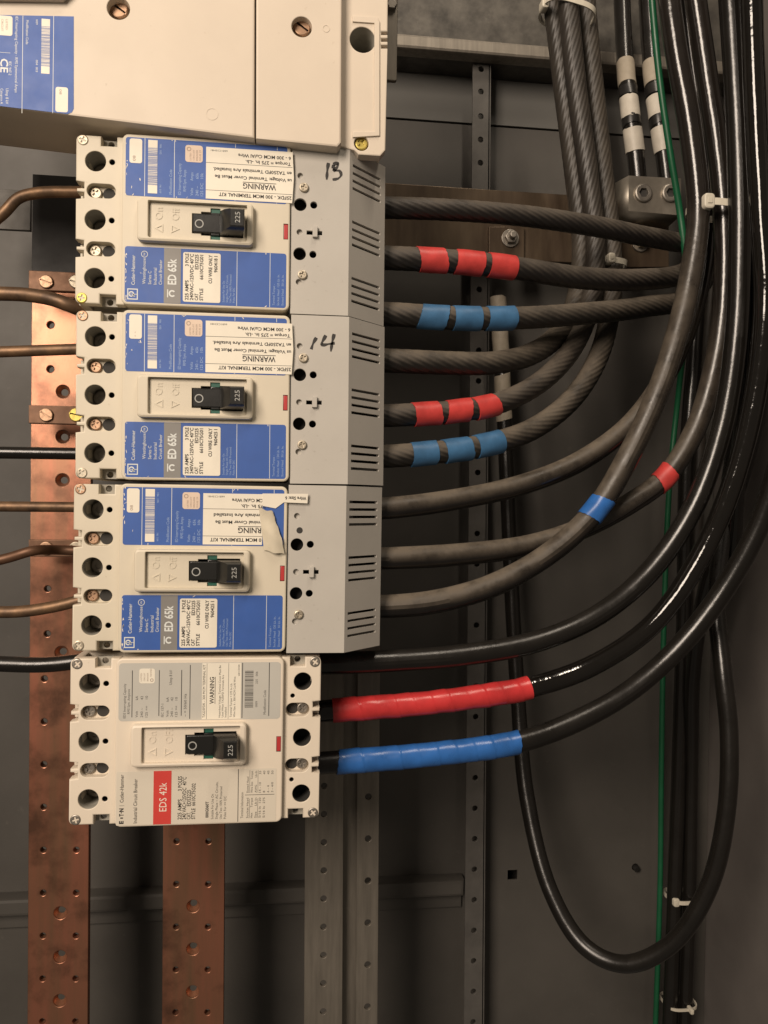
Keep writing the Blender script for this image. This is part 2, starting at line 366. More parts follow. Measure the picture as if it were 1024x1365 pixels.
for y, nm, lab in ((375, 'screw_steel', 'short dark copper strap above the bent bare rod'), (553, 'screw_brass', 'short copper strap with a yellow screw beside the middle blue breaker'), (731, 'screw_steel', 'short dark copper strap beside the breaker with the torn sticker')):
    t = thing('copper_strap', (0, 0, 0), lab, 'strap', 'straps')
    p0 = at(38, y+11, -118); p1 = at(120, y-11, -118)
    box(MB(), p0.x, p1.x, p0.y, p1.y, -124, -118, .5).build('strap_bar', 'copper_dark', t)
    q = at(61, y, -116); screw(t, q.x, q.y, -116, 5, 'screw_copper', 'slot'); q = at(101, y, -116); screw(t, q.x, q.y, -116, 5, nm, 'slot')
def rod(pts, r, m, label, w=-50):
    C = catmull([at(x, y, q[0] if q else w) for x, y, *q in pts], 3); F = frames(C)
    tag(sweep(C, F, r, segs=16).build('conductor_rod', m), label, 'rod', 'line side conductors')
rod([(-25, 308), (5, 284), (25, 264), (52, 257), (118, 256)], 3.7, 'copper_rod', 'brown bare rod bent upward into the breaker under the big beige housing')
rod([(-25, 391), (35, 393), (70, 399), (95, 408), (125, 420, -62)], 4.6, 'copper_rod', 'thick dark rod bending down to the joint between the two blue breakers')
rod([(-25, 470), (30, 468), (118, 465)], 3.7, 'copper_rod', 'straight tarnished rod level with the top of the second blue breaker')
rod([(-25, 603), (118, 605)], 4, 'rubber_black', 'black insulated rod running into the second blue breaker')
rod([(-25, 675), (118, 676)], 3.4, 'copper_rod', 'thin bright copper rod running into the breaker with the torn sticker')
rod([(-25, 752), (10, 744), (45, 734), (80, 733, -100), (118, 735, -100)], 3.5, 'copper_dark', 'dark rod dipping away beneath the bright copper rod', -80)
rod([(-25, 816), (30, 815), (75, 808), (118, 797)], 3.9, 'copper_rod', 'brown rod curving upward to the lower terminal of the breaker with the torn sticker')
rod([(-25, 884), (60, 886), (118, 880)], 5.2, 'rubber_black', 'thick black insulated rod running into the lowest white breaker')
bb = MB(); p0 = at(42, 376, -170); p1 = at(112, 236, -170); box(bb, p0.x, p1.x, p0.y, p1.y, -175, -170, .5)
tag(bb.build('insulating_barrier', 'barrier_black'), 'black insulating board behind the top bare rod', 'board')
bb = MB(); p0 = at(-40, 303, -190); p1 = at(41, 254, -190); box(bb, p0.x, p1.x, p0.y, p1.y, -194, -190, .5)
tag(bb.build('steel_plate', 'strut_grey'), 'small grey steel plate behind the upward bent rod', 'plate')

# ------------------------------------------------------------------ circuit breakers
ENDW = -4.0
def end_plate(side, s_u):
    """terminal end with bores, oval pockets and notches; s_u mirrors for the load end"""
    f = lambda p: [(s_u*x, y) for x, y in p] if s_u > 0 else [(s_u*x, y) for x, y in p][::-1]
    L = 78.0 if side == 'line' else 73.5
    e, top = L, 50.6
    # outline of the line end at positive x, mirrored below
    o = [(49, -top)]
    o += [(54.2, -top), (54.2, -44.8), (63.4, -44.8), (63.4, -top)]
    o += [(e-3.2+3.2*math.cos(math.radians(a)), -top+3.2+3.2*math.sin(math.radians(a))) for a in (-90, -65, -45, -25, 0)]
    for c in (-17.5, 17.5):
        o += [(e, c-5.4), (e-4.8, c-4.8), (e-4.8, c-1.2), (e-.6, c-1.0), (e-.6, c+1.0), (e-4.8, c+1.2), (e-4.8, c+4.8), (e, c+5.4)]
    o += [(e-3.2+3.2*math.cos(math.radians(a)), top-3.2+3.2*math.sin(math.radians(a))) for a in (0, 25, 45, 65, 90)]
    o += [(63.4, top), (63.4, 44.8), (54.2, 44.8), (54.2, top), (49, top)]
    bx = 66.6 if side == 'line' else 62.2; br = 6.1 if side == 'line' else 5.6
    bores = [circ(bx, 35.2*k, br, 28) for k in (-1, 0, 1)]
    minis = [circ(56.9, 35.2*k, 1.7, 12) for k in (-1, 0, 1)] if side == 'line' else [circ(56.0, 26.3*k, 1.4, 12) for k in (-1, 1)]
    s0, s1 = (54.6, 71.6) if side == 'line' else (51.8, 66.6)
    slots = [rrect(s0, s1, c-4.3, c+4.3, 4.28, 8) for c in (-17.5, 17.5)]
    return f(o), [f(b) for b in bores], [f(b) for b in minis], [f(b) for b in slots], s_u
def triangle(mb, u, v, s, w, up): mb.add([(u-s*up, v, w), (u+s*.55*up, v-s*.95, w), (u+s*.55*up, v+s*.95, w)], [(0, 1, 2)])

def breaker(pos, rot, style, label, screws, name='circuit_breaker', group='circuit breakers'):
    t = thing(name, pos, label, 'circuit breaker', group, rot)
    pl = 'plastic_cream' if style['kind'] == 'blue' else 'plastic_white'
    ends = [('line', -1)]+([('load', 1)] if style['kind'] == 'eds' else [])
    # housing body behind the cover
    hb = MB(); R_ = 77.2 if True else 0
    right = 72.8 if style['kind'] == 'eds' else 52
    plate(hb, rrect(-49.8, 49.8, -50.2, 50.2, 1.5), (), -86, -6, .4)
    for side, s in ends:
        L = 77.4 if side == 'line' else 72.9
        us = sorted((s*(L-5.4), s*50)); us2 = sorted((s*L, s*(L-5.4)))
        plate(hb, rrect(*us, -50.2, 50.2), (), -86, -26, 0)
        for va, vb in ((-50.2, -23), (-12, 12), (23, 50.2)): plate(hb, rrect(*us2, va, vb, .5), (), -86, -11.6, 0)
        for c in (-17.5, 17.5): plate(hb, rrect(*us2, c-4.8, c+4.8), (), -86, -14, 0)
    hb.build('housing', pl, t)
    for side, s in ends:
        o, bores, minis, slots, su = end_plate(side, s)
        mb = plate(MB(), o, bores+minis+slots, -11.5, ENDW, .8, hbev=.35, bottom=False); mb.build('terminal_end', pl, t)
        for k, b in enumerate(bores):
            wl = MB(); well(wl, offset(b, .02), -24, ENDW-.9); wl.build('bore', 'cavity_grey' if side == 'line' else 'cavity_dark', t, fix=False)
            if side == 'line':
                c = Vector((sum(x for x, y in b)/len(b), sum(y for x, y in b)/len(b)))
                screw(t, c.x, c.y, -21, 4.9, 'steel_dull', 'hex', 'terminal_screw')
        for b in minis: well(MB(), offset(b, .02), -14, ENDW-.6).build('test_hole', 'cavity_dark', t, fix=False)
        for k, b in enumerate(slots):
            us = [x for x, y in b]; c = sum(y for x, y in b)/len(b); a0, a1 = min(us), max(us)
            fl = MB(); hu = a1-5 if side == 'line' else a0+4.2
            well(fl, offset(b, .02), -9.5, ENDW-.6); fl.build('screw_pocket', pl, t, fix=False)
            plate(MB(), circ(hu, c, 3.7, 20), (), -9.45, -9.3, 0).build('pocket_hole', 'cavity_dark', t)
            su_ = a0+4.4 if side == 'line' else a1-4.2
            screw(t, su_, c, -7.8, 3.6, style['pocket'][k] if side == 'line' else 'steel_dull', 'cross')
        L = 74 if side == 'line' else 69.6
        for k, v in enumerate((47.4, -47.4)): screw(t, s*L, v, ENDW+.5, 3.3, style['corner'][k] if side == 'line' else 'steel_dull', 'cross')
        for v in (47.7, -47.7):
            nb = MB(); plate(nb, rrect(*sorted((s*54.2, s*63.4)), v-2.9, v+2.9), (circ(s*58.8, v+(2.0 if v > 0 else -2.0)*.2, 2.0, 12),), -14, -10.5, 0); nb.build('mounting_foot', 'cavity_grey', t)
    # raised cover
    cv = MB(); bw = rrect(-34, 24.3, -11.6, 10.4, 1.2)
    plate(cv, rrect(-50.3, 50.3, -51.2, 51.2, 3.8, 6), (rrect(-33.5, 23.8, -11.2, 10.0, 1), rrect(46.3, 49.15, -7.4, 2.2)), -7, 0, .9, hbev=.1, bottom=False); cv.build('cover', pl, t)
    # handle bezel with its recess
    bz = MB(); plate(bz, rrect(-40.6, 28.2, -13.9, 11.9, 2.8, 6), (bw,), 0.02, 5.0, 1.5, hbev=.5, bottom=False)
    bz.build('handle_bezel', pl, t)
    fl = MB(); fo = [(23.8, -11.2), (23.8, 10.0), (-33.6, 10.0), (-33.6, -11.2)]
    slot = [(-8.6, -7.2), (-8.6, 4.8), (-3.2, 4.8), (-3.2, 6.0), (2.4, 6.0), (2.4, 8.4), (8.2, 8.4), (8.2, 6.4), (22, 6.4), (22, -8.6), (8.2, -8.6), (8.2, -10.4), (2.4, -10.4), (2.4, -8.2), (-3.2, -8.2), (-3.2, -7.2)]
    plate(fl, [(-33.9, -11.5), (24.2, -11.5), (24.2, 10.3), (-33.9, 10.3)], (slot,), -1.5, 2.2, 0, hbev=.25); fl.build('escutcheon', pl, t)
    em = MB(); off = 'Off' if style['kind'] == 'blue' else 'OFF'
    g = MB(); text(g, 'On', -26.0, 0, 4.4, 90, 2.5, .95, .01); text(g, off, -16.2, 0, 4.4, 90, 2.5, .9, .01)
    for gv, gf in ((g.v, g.f),): em.add(gv, gf)
    def ring_tri(u, s, upd):
        ps = [(u-s*upd, -5.2), (u+s*.9*upd, -5.2-s*.95), (u+s*.9*upd, -5.2+s*.95)]
        if area2(ps) < 0: ps = ps[::-1]
        plate(em, ps, (offset(ps, .55),), 2.2, 2.55, 0)
    ring_tri(-28, 2.6, 1); ring_tri(-18.4, 2.6, -1)
    em.build('embossed_lettering', pl, t)
    well(MB(), rrect(-9, 22.4, -10.6, 8.6), -6, -1.4).build('handle_slot', 'cavity_dark', t, fix=False)
    gr = MB(); box(gr, 2.5, 8.1, 5.7, 8.2, -5, 1.2, .2); box(gr, 2.5, 8.1, -10.2, -8.2, -5, 1.2, .2); gr.build('slot_insert', 'green_plastic', t)
    hd = thing_child = None
    h = MB(); plate(h, rrect(-8.0, 9.5, -6.8, 4.6, 1.0), (), -4, 3.2, .6); box(h, 2.8, 7.8, -8.0, 5.6, -4, 2.6, .3)
    # lever: sloped shank, blunt squared end
    q0 = [(8.2, -7.9), (21.6, -7.9), (21.6, 5.6), (8.2, 5.6)]; q1 = [(11.2, -7.4), (22.9, -7.4), (22.9, 5.2), (11.2, 5.2)]; q2 = [(14.6, -6.6), (23.4, -6.6), (23.4, 4.4), (14.6, 4.4)]; q3 = [(15.4, -5.8), (22.8, -5.8), (22.8, 3.6), (15.4, 3.6)]
    h.add([(x, y, -3) for x, y in q0]+[(x, y, 6) for x, y in q0]+[(x, y, 11) for x, y in q1]+[(x, y, 15.2) for x, y in q2]+[(x, y, 16.2) for x, y in q3], [tuple(4*r+k if j < 2 else 4*(r+1)+k for j, k in ((0, i), (1, (i+1) % 4), (2, (i+1) % 4), (3, i))) for r in range(4) for i in range(4)]+[(16, 17, 18, 19), (3, 2, 1, 0)])
    hd = h.build('handle', 'handle_black', t)
    r_ = MB(); plate(r_, circ(-4.2, -1.6, 2.6, 28), (circ(-4.2, -1.6, 2.0, 28),), 3.0, 3.4, 0); r_.build('off_ring', 'ink_grey', hd)
    n_ = MB(); text(n_, '225', 20.8, -4.2, 2.9, 90, 16.28, 1.0, 0, length=6.4); n_.build('amp_number', 'ink_grey', hd)
    rb = MB(); box(rb, 46.5, 49.0, -7.1, 1.9, -4, -.3, .3); rb.build('trip_button', 'button_red', t)
    well(MB(), rrect(46.3, 49.1, -7.4, 2.2), -5, -.2).build('button_slot', 'cavity_dark', t, fix=False)
    style['labels'](t, style)
    if style['kind'] == 'blue': terminal_cover(t, style, screws)
    return t

def barcode(mb, u0, u1, v0, v1, w, seed, ends=True):
    r = random.Random(seed); v = v0
    while v < v1:
        s = r.choice((.18, .22, .3, .42)); rule(mb, u0, u1, v, min(v1, v+s), w); v += s+r.choice((.2, .24, .34, .5))
def blue_labels(t, st):
    w0, w1, w2 = .12, .24, .34
    lab = plate(MB(), rrect(-48.2, 48.2, 14.2, 49.2, 1.6), (), .01, w0, 0).build('data_label', 'print_blue', t)
    l2 = plate(MB(), rrect(-48.2, 48.2, -49.6, -16.2, 1.6), (), .01, w0, 0).build('name_label', 'print_blue', t)
    for u, va, vb in ((-37, 14.3, 49.1), (-19.6, 14.3, 49.1), (16.7, 46.8, 49.1), (16.7, 14.3, 14.8), (42, 46.8, 49.1), (42, 14.3, 14.8)):
        rule(MB(), u-.16, u+.16, va, vb, w0+.03).build('white_line', 'ink_white', lab)
    sticker('white_box', rrect(-46, -38.6, 33.8, 48.4, 1.4), w1, 'sticker_white', lab)
    tb = MB(); text(tb, st.get('code', '08'), -42.4, 35, 1.7, 90, w1+.05, length=3.2); tb.build('box_print', 'ink_brown', lab)
    sticker('barcode_field', rrect(-35.1, -29.6, 16.2, 48.2), w1, 'sticker_white', lab)
    bc = MB(); barcode(bc, -35.1, -29.6, 21.2, 43.6, w1+.05, st['seed']); bc.build('barcode', 'print_blue', lab)
    sm_ = MB(); text(sm_, 'Modification Code', -20.9, 16.2, 1.7, 90, w0+.03, length=15)
    text(sm_, 'ED Interrupting Capacity', -15.6, 16.2, 1.7, 90, w0+.03, length=19); text(sm_, 'RMS Sym. Amps', -12.6, 18.5, 1.7, 90, w0+.03, length=13)
    text(sm_, 'Volts       Amps', -8.4, 16.2, 1.7, 90, w0+.03, length=14); text(sm_, '240 ~      65k', -5.2, 16.2, 1.7, 90, w0+.03, length=14); text(sm_, '125 DC   10k', -2.4, 16.2, 1.7, 90, w0+.03, length=14)
    text(sm_, '6610  961', -27.2, 16.6, 1.2, 90, w0+.03, length=5); text(sm_, '001  981', -27.2, 40, 1.2, 90, w0+.03, length=6)
    sm_.build('small_print', 'ink_pale_blue', lab)
    sticker('certification_sticker', rrect(-13.2, -2.8, 36.4, 46.6, 1.6), w1, 'sticker_peach', lab)
    cs = MB(); plate(cs, circ(-11, 44.2, 1.3, 16), (circ(-11, 44.2, .9, 16),), w1, w1+.05, 0)
    for k, s in enumerate(('LISTED', 'CIRCUIT', 'BREAKER', 'ISSUE 29')): text(cs, s, -9.6+k*1.9, 37.4, .95, 90, w1+.05, length=6.5 if k else 4.5)
    cs.build('sticker_print', 'ink_brown', lab)
    # upside-down warning sticker
    L0, R0, B0, T0 = -.8, st.get('wr', 51.4), 14.9, 46.2
    ws = plate(MB(), [(L0, B0), (R0, B0), (R0+(.9 if R0 > 45 else 0), (B0+T0)/2), (R0, T0), (L0, T0)], (), w0+.02, w2, 0).build('warning_sticker', 'sticker_white', t)
    k = MB(); z = w2+.04; cut = R0 < 45
    def ln(s, full, v, h, length, right=None):
        s = full if not cut else s
        text(k, s, (right or R0)-.6, v, h, 180, z, length=length if not cut else None, sx=.78, bold=.026)
    if not cut:
        text(k, '25FDK - 300 MCM TERMINAL KIT', 51, 18.9, 2.1, 180, z, bold=.026, length=44)
        text(k, 'WARNING', 41.5, 25.4, 3.3, 180, z, bold=.02, length=20); rule(k, 21.3, 41.6, 25.9, 26.3, z)
        text(k, 'us Voltage: Terminal Cover Must Be', 51, 29.6, 2.0, 180, z, bold=.026, length=46.5)
        text(k, 'en TA250FD Terminals Are Installed.', 51, 34.0, 2.0, 180, z, bold=.026, length=47.5)
        text(k, 'Torque = 275 In. -Lb.', 50.4, 39.6, 2.0, 180, z, bold=.026, length=27.5)
        text(k, '6 - 300 MCM Cu/Al Wire', 50.4, 43.2, 2.0, 180, z, bold=.026, length=32); text(k, '6681C33H81', 12, 44.8, 1.1, 180, z, length=10)
    else:
        text(k, '0 MCM TERMINAL KIT', R0-.4, 18.9, 2.1, 180, z, bold=.026, length=31)
        text(k, 'RNING', R0-.6, 25.4, 3.3, 180, z, bold=.02, length=14); rule(k, 20.5, R0-.5, 25.9, 26.3, z)
        text(k, 'rminal Cover Must Be', R0-.4, 29.6, 2.0, 180, z, bold=.026, length=28)
        text(k, 'rminals Are Installed', R0-.4, 34.0, 2.0, 180, z, bold=.026, length=29)
        text(k, 'ue = 275 In. -Lb.', R0+9, 39.6, 2.0, 180, z, bold=.026, length=22)
        text(k, '- 300 MCM Cu/Al Wire', R0+9.5, 43.2, 2.0, 180, z, bold=.026, length=28); text(k, '6681C33H81', 12, 44.8, 1.1, 180, z, length=10)
    rule(k, L0, R0, 20.0, 20.25, z); rule(k, L0, R0, 36.6, 36.85, z)
    k.build('warning_print', 'ink_black', ws)
    label_wear(lab, st['seed'], 14.2, 49.2); label_wear(l2, st['seed']+50, -49.6, -16.2)
    # name label
    sticker('grey_band', rrect(-25.2, -15.2, -49.5, -16.3), w1-.04, 'print_grey', l2)
    k = MB(); z = w1+.01
    text(k, 'ED 65k', -18.0, -38.2, 4.9, 90, z, bold=.026, length=15.6)
    ring = [(-20.2+2.1*math.cos(math.radians(a)), -43.6+2.1*math.sin(math.radians(a))) for a in range(40, 321, 20)]
    rin = [(-20.2+1.2*math.cos(math.radians(a)), -43.6+1.2*math.sin(math.radians(a))) for a in range(320, 39, -20)]
    k.add([(x, y, z) for x, y in ring+rin], [(i, i+1, 28-i, 29-i) for i in range(14)]); rule(k, -23.2, -22.6, -46, -41.2, z)
    lg_ = [(-46.6, -48.2), (-40.4, -48.2), (-40.4, -41.6), (-46.6, -41.6)]
    plate(k, lg_, (offset(lg_, .6),), z-.1, z, 0); plate(k, circ(-44.2, -44.9, 1.7, 14), (circ(-44.2, -44.9, 1.0, 14),), z-.1, z, 0); text(k, 'H', -42.1, -46.3, 1.6, 90, z, bold=.03); rule(k, -46, -41, -45.1, -44.8, z)
    text(k, 'Cutler-Hammer', -42.2, -39.4, 2.1, 90, z, bold=.006, length=18)
    for s, u, ln_ in (('Westinghouse', -36.0, 15.5), ('Series C', -32.6, 8), ('Industrial', -29.4, 10), ('Circuit Breaker', -26.3, 15)): text(k, s, u, -38.6, 1.9, 90, z, length=ln_)
    plate(k, circ(-36.7, -20.6, 2.0, 18), (circ(-36.7, -20.6, 1.65, 18),), z-.1, z, 0); text(k, 'W', -36.1, -21.6, 1.3, 90, z, length=2)
    k.build('white_lettering', 'ink_white', l2)
    for u in (18.2, 38.2): rule(MB(), u, u+.3, -49.5, -16.3, w0+.03).build('white_line', 'ink_white', l2)
    k = MB()
    for i, (s, ln_) in enumerate((('Suitable For Use On', 13), ('Single Phase AC Circuits,', 17), ('Use Two 100% Protected', 17), ('Poles For DC', 9))): text(k, s, 11.0+i*2.05, -47.6, 1.25, 90, w0+.03, length=ln_)
    k.build('small_print', 'ink_pale_blue', l2); k = MB()
    for i, (s, ln_) in enumerate((('Terminal Torque -', 13), ('Socket Head  120 Lb. In.', 19), ('Slotted Head   50 Lb. In.', 19))): text(k, s, 41.4+i*2.7, -48.2, 1.35, 90, w0+.03, length=ln_)
    k.build('torque_print', 'ink_pale_blue', l2)
    st_ = sticker('rating_sticker', rrect(-13.9, 8.5, -48.2, -18.2, 1.2), w1+.08, 'sticker_white', l2)
    k = MB(); z = w1+.13
    for s, u, v, ln_ in (('225 AMPS', -10.6, -47.2, 12), ('3 POLE', -10.6, -26.6, 7.6), ('240VAC-125VDC 40°C', -7.7, -47.2, 28), ('CAT', -4.8, -47.2, 4.2), ('ED3225', -4.8, -28.4, 9), ('STYLE', -1.9, -47.2, 7.4), ('6610C75G01', -1.9, -34.5, 15), ('CU WIRE ONLY', 3.4, -36.6, 17.4), (st['serial'], 6.6, -29.8, 10)):
        text(k, s, u, v, 2.05, 90, z, bold=.026, length=ln_)
    k.build('rating_print', 'ink_black', st_)

def label_wear(lab, seed, v0, v1):
    r = random.Random(seed); mb = MB()
    for i in range(16):
        edge = r.random()
        if edge < .6: u, v = -48.2+r.uniform(0, 1.2), r.uniform(v0, v1)
        elif edge < .8: u, v = r.uniform(-47, 46), r.choice((v0+.5, v1-.5))
        else: u, v = r.uniform(-47, -38), r.uniform(v0+1, v1-1)
        n = 7; a0 = r.uniform(0, 3); ln = r.uniform(.4, 1.5); th = r.uniform(.12, .4)
        p = [(ln*math.cos(6.283*k/n)*r.uniform(.6, 1), th*math.sin(6.283*k/n)*r.uniform(.6, 1)) for k in range(n)]
        a = 1.57+r.uniform(-.3, .3) if edge < .6 else a0
        p = [(u+x*math.cos(a)-y*math.sin(a), v+x*math.sin(a)+y*math.cos(a)) for x, y in p]
        flat(mb, [(min(48, max(-48.1, x)), min(v1-.05, max(v0+.05, y))) for x, y in p], .2)
    tag(mb.build('label_wear', 'sticker_white', lab, fix=False), kind='stuff')

def terminal_cover(t, st, screws):
    """grey load terminal cover: flat face, chamfered vented end"""
    tw = -2.0
    tc = None
    holes = [circ(56.3, 33, 1.8, 14), circ(56.5, 15.2, 3.9, 22), circ(64.8, 15.4, 2.2, 16), circ(56.2, -1.8, 1.8, 14), circ(56.4, -15.2, 3.9, 22), circ(64.6, -15.2, 2.2, 16), circ(56.0, -32.6, 1.8, 14), rrect(60.6, 70.2, -3.0, -.6)]
    mb = plate(MB(), [(50.9, -52.3), (86.8, -52.3), (86.8, 52.3), (50.9, 52.3)], holes, -4.2, tw, 0, hbev=.25)
    # chamfer in its own flat frame: a runs from the face edge outward and back
    D = 25.4; q = math.sqrt(.5)
    slots = []
    for g in (-1, 0, 1):
        for k in range(4):
            c = 35.2*g+(k-1.5)*4.75; slots.append(rrect(3.0, 31.2, c-.85, c+.85))
    lc = D/q
    cm = plate(MB(), [(0.0, -52.3), (lc, -52.3), (lc, 52.3), (0.0, 52.3)], slots, -2.2, 0, 0)
    mb.add([(86.8+x*q+z*q, y, tw-x*q+z*q) for x, y, z in cm.v], cm.f)
    x1 = 86.8+D
    mb.add([(50.9, -52.3, -4), (86.8, -52.3, tw), (x1, -52.3, tw-D), (x1, -52.3, -82), (50.9, -52.3, -82)], [(0, 1, 2, 3, 4)])
    mb.add([(50.9, 52.3, -4), (86.8, 52.3, tw), (x1, 52.3, tw-D), (x1, 52.3, -82), (50.9, 52.3, -82)], [(4, 3, 2, 1, 0)])
    mb.add([(x1, -52.3, tw-D), (x1, 52.3, tw-D), (x1, 52.3, -38), (x1, -52.3, -38)], [(0, 1, 2, 3)])
    tc = mb.build('terminal_cover', 'plastic_grey', t, angle=20, fix=False)
    pk = MB(); pk.add([(53, -51.5, -30), (84, -51.5, -30), (84, 51.5, -30), (53, 51.5, -30)], [(0, 1, 2, 3)]); box(pk, 51, 60, -51, 51, -80, -12, 0); pk.build('cover_inside', 'cavity_dark', tc)
    for u, v, k in ((58.6, 25.6, 0), (58.2, -28.3, 1)):
        if screws[k]: screw(tc, u, v, tw+1.5, 2.9, 'screw_steel', 'cross')
        else: plate(MB(), circ(u-.6, v-1.5, 2.0, 14), (), tw-.1, tw+.02, 0).build('empty_screw_hole', 'cavity_dark', tc)
    for u, v in ((56.3, 33), (56.2, -1.8), (56.0, -32.6)): plate(MB(), circ(u, v, 2.2, 14), (), -5, -4.3, 0).build('recess_floor', 'plastic_grey', tc)
    box(MB(), 64.2, 67.2, -5.0, 1.6, -4, tw+2.6, .35).build('latch_tab', 'plastic_grey', tc)
    if 'mark' in st:
        k = MB()
        for pts in st['mark']:
            P = catmull([Vector((x, y, 0)) for x, y in pts], .35)
            for i, p in enumerate(P):
                pass
            n = len(P); L_ = []; R2 = []
            for i in range(n):
                d = (P[min(i+1, n-1)]-P[max(i-1, 0)]).normalized(); nn = Vector((-d.y, d.x, 0)); hw = .98+.22*math.sin(i*.35)-.3*(i/n)
                L_.append(P[i]+nn*hw); R2.append(P[i]-nn*hw)
            k.add([(p.x, p.y, tw+.06) for p in L_+R2], [(i, i+1, n+i+1, n+i) for i in range(n-1)])
        k.build('marker_number', 'ink_black', tc, fix=False)
    return tc

def eds_labels(t, st):
    w0, w1 = .12, .24
    lab = plate(MB(), rrect(-48.6, 48.4, 13.2, 48.4, 2.2), (), .01, w0, 0).build('data_label', 'label_grey', t)
    l2 = plate(MB(), rrect(-49.4, 46.6, -50.2, -17.4, 1.0), (), .01, w0, 0).build('name_label', 'label_cream', t)
    k = MB(); z = w0+.03
    for u, va, vb in ((-40.7, 15.5, 44), (-24.8, 16, 44), (-11.5, 16, 44), (-6.4, 14, 47), (25.1, 14, 48), (41.4, 15, 48)): rule(k, u-.22, u+.22, va, vb, z)
    text(k, 'EDS Interrupting Capacity', -44.4, 15, 1.45, 90, z, length=21); text(k, 'RMS Sym. Amperes', -42, 17.6, 1.45, 90, z, length=15)
    for s, u in (('Volt           kA', -37.2), ('240 ~       42', -34.2), ('125 ==     10', -31.4)): text(k, s, u, 15.4, 1.5, 90, z, length=13)
    text(k, 'Uimp 8 kV', -17.2, 35, 1.7, 90, z, length=9)
    for s, u, l in (('IEC 157-1', -22, 8), ('Volt        kA', -19, 12), ('240 ~      42', -16.4, 12), ('125 ==    10', -13.8, 12)): text(k, s, u, 15.4, 1.5, 90, z, length=l)
    text(k, '~ = 50/60 Hz', -8.4, 15.4, 1.6, 90, z, length=14)
    text(k, 'Modification Code', 39.6, 16, 1.6, 90, z, length=15)
    barcode(k, 26.6, 31.8, 20.4, 43.2, z, 77); text(k, '0009', 34.4, 20.6, 1.3, 90, z, length=3.6); text(k, '225   006', 34.4, 35, 1.3, 90, z, length=7.6)
    k.build('label_print', 'ink_black', lab)
    cs = sticker('certification_sticker', rrect(-36.6, -27.4, 36, 45, 1.4), w1, 'sticker_white', lab)
    k = MB(); plate(k, circ(-29.2, 38, 1.0, 14), (circ(-29.2, 38, .65, 14),), w1, w1+.05, 0)
    for i, s in enumerate(('LISTED', 'CIRCUIT', 'BREAKER', 'CERTIFIED')): text(k, s, -35+i*1.9, 40 if i > 2 else 37.4, .9, 90, w1+.05, length=5)
    k.build('sticker_print', 'ink_brown', cs)
    ws = sticker('warning_sticker', rrect(.8, 24.3, 13.6, 48.0), w1, 'sticker_white', lab)
    k = MB(); z = w1+.05
    text(k, 'TA225FDK - 300 MCM TERMINAL KIT', 2.7, 14.6, 1.5, 90, z, length=32.5)
    rule(k, 3.5, 3.7, 13.7, 47.9, z); text(k, 'WARNING', 8.0, 23, 2.6, 90, z, bold=.016, length=16.5); rule(k, 8.5, 8.8, 23, 39.6, z)
    for i, s in enumerate(('Hazardous Voltage: Terminal Cover Must Be', 'Used When TA250FD Terminals Are', 'Installed.')): text(k, s, 12.0+i*1.85, 14.6, 1.2, 90, z, length=(32, 26, 6.5)[i])
    rule(k, 16.6, 16.8, 13.7, 47.9, z); text(k, 'Terminal Torque = 275 In.-Lb.', 18.9, 14.6, 1.25, 90, z, length=21); text(k, 'Wire Size: 6 - 300 MCM Cu/Al Wire', 21.0, 14.6, 1.25, 90, z, length=25); text(k, '6681C33H81', 23.4, 40, 1.0, 90, z, length=7)
    k.build('warning_print', 'ink_black', ws)
    # name label
    sticker('red_band', rrect(-27.4, -16.8, -50.1, -17.5), w1, 'print_red', l2)
    k = MB(); text(k, 'EDS 42k', -19.6, -42.2, 4.4, 90, w1+.05, length=17.5); k.build('white_lettering', 'sticker_white', l2)
    k = MB(); z = w0+.04
    # broken-bar lettering mark and maker line
    text(k, 'E', -45.0, -49.2, 2.4, 90, z, bold=.05, length=1.9); rule(k, -46.8, -45.2, -46.0, -45.2, z); text(k, 'T', -45.0, -44.6, 2.4, 90, z, bold=.05, length=1.6); rule(k, -46.5, -46.0, -42.8, -42.0, z); text(k, 'N', -45.0, -41.9, 2.4, 90, z, bold=.05, length=2.2)
    rule(k, -47.4, -44.6, -38.2, -38.0, z); text(k, 'Cutler-Hammer', -45.0, -36.2, 2.2, 90, z, bold=.01, length=17)
    text(k, 'Industrial Circuit Breaker', -37.0, -49, 2.2, 90, z, bold=.008, length=27)
    k.build('maker_print', 'ink_black', l2); k = MB()
    for s, u, v, l in (('225 AMPS', -10.6, -47.6, 12.5), ('3 POLES', -10.6, -30, 9), ('240 VAC+125VDC  40°C', -7.9, -47.6, 26), ('CAT.', -5.2, -47.6, 4.4), ('EDS3225', -5.2, -39.5, 10), ('STYLE  6610C75G02', -2.4, -47.6, 22)): text(k, s, u, v, 2.3, 90, z, bold=.016, length=l)
    text(k, '000G060T', 5.6, -47, 1.8, 90, z, bold=.03, length=10)
    for i, s in enumerate(('Suitable For Use On', 'Single Phase ~ AC Circuits,', 'Use Two 100% Protected', 'Poles For == DC')): text(k, s, 8.6+i*2.55, -48, 1.5, 90, z, length=(15.5, 23, 20, 14)[i])
    k.build('label_print', 'ink_black', l2); k = MB()
    rule(k, 23.2, 23.6, -50, -17.6, z); text(k, 'Terminal Information', 26.6, -48, 1.6, 90, z, length=16)
    rule(k, 27.6, 45.5, -33.8, -33.5, z)
    for i, (a_, b_) in enumerate((('Socket Head', 'Slotted Head'), ('Hex      Torque', 'Wire Size   Torque'), ('Size     Lb-In', 'AWG        Lb-In'), ('5/16 In  120', '14 - 10       35'), ('5/16 In  275', '8               40'), ('', '6 - 4          45'), ('', '3 - 4/0       50'))):
        if a_: text(k, a_, 29.8+i*2.5, -48, 1.35, 90, z, length=12.5)
        text(k, b_, 29.8+i*2.5, -32.4, 1.35, 90, z, length=13.5 if i else 10)
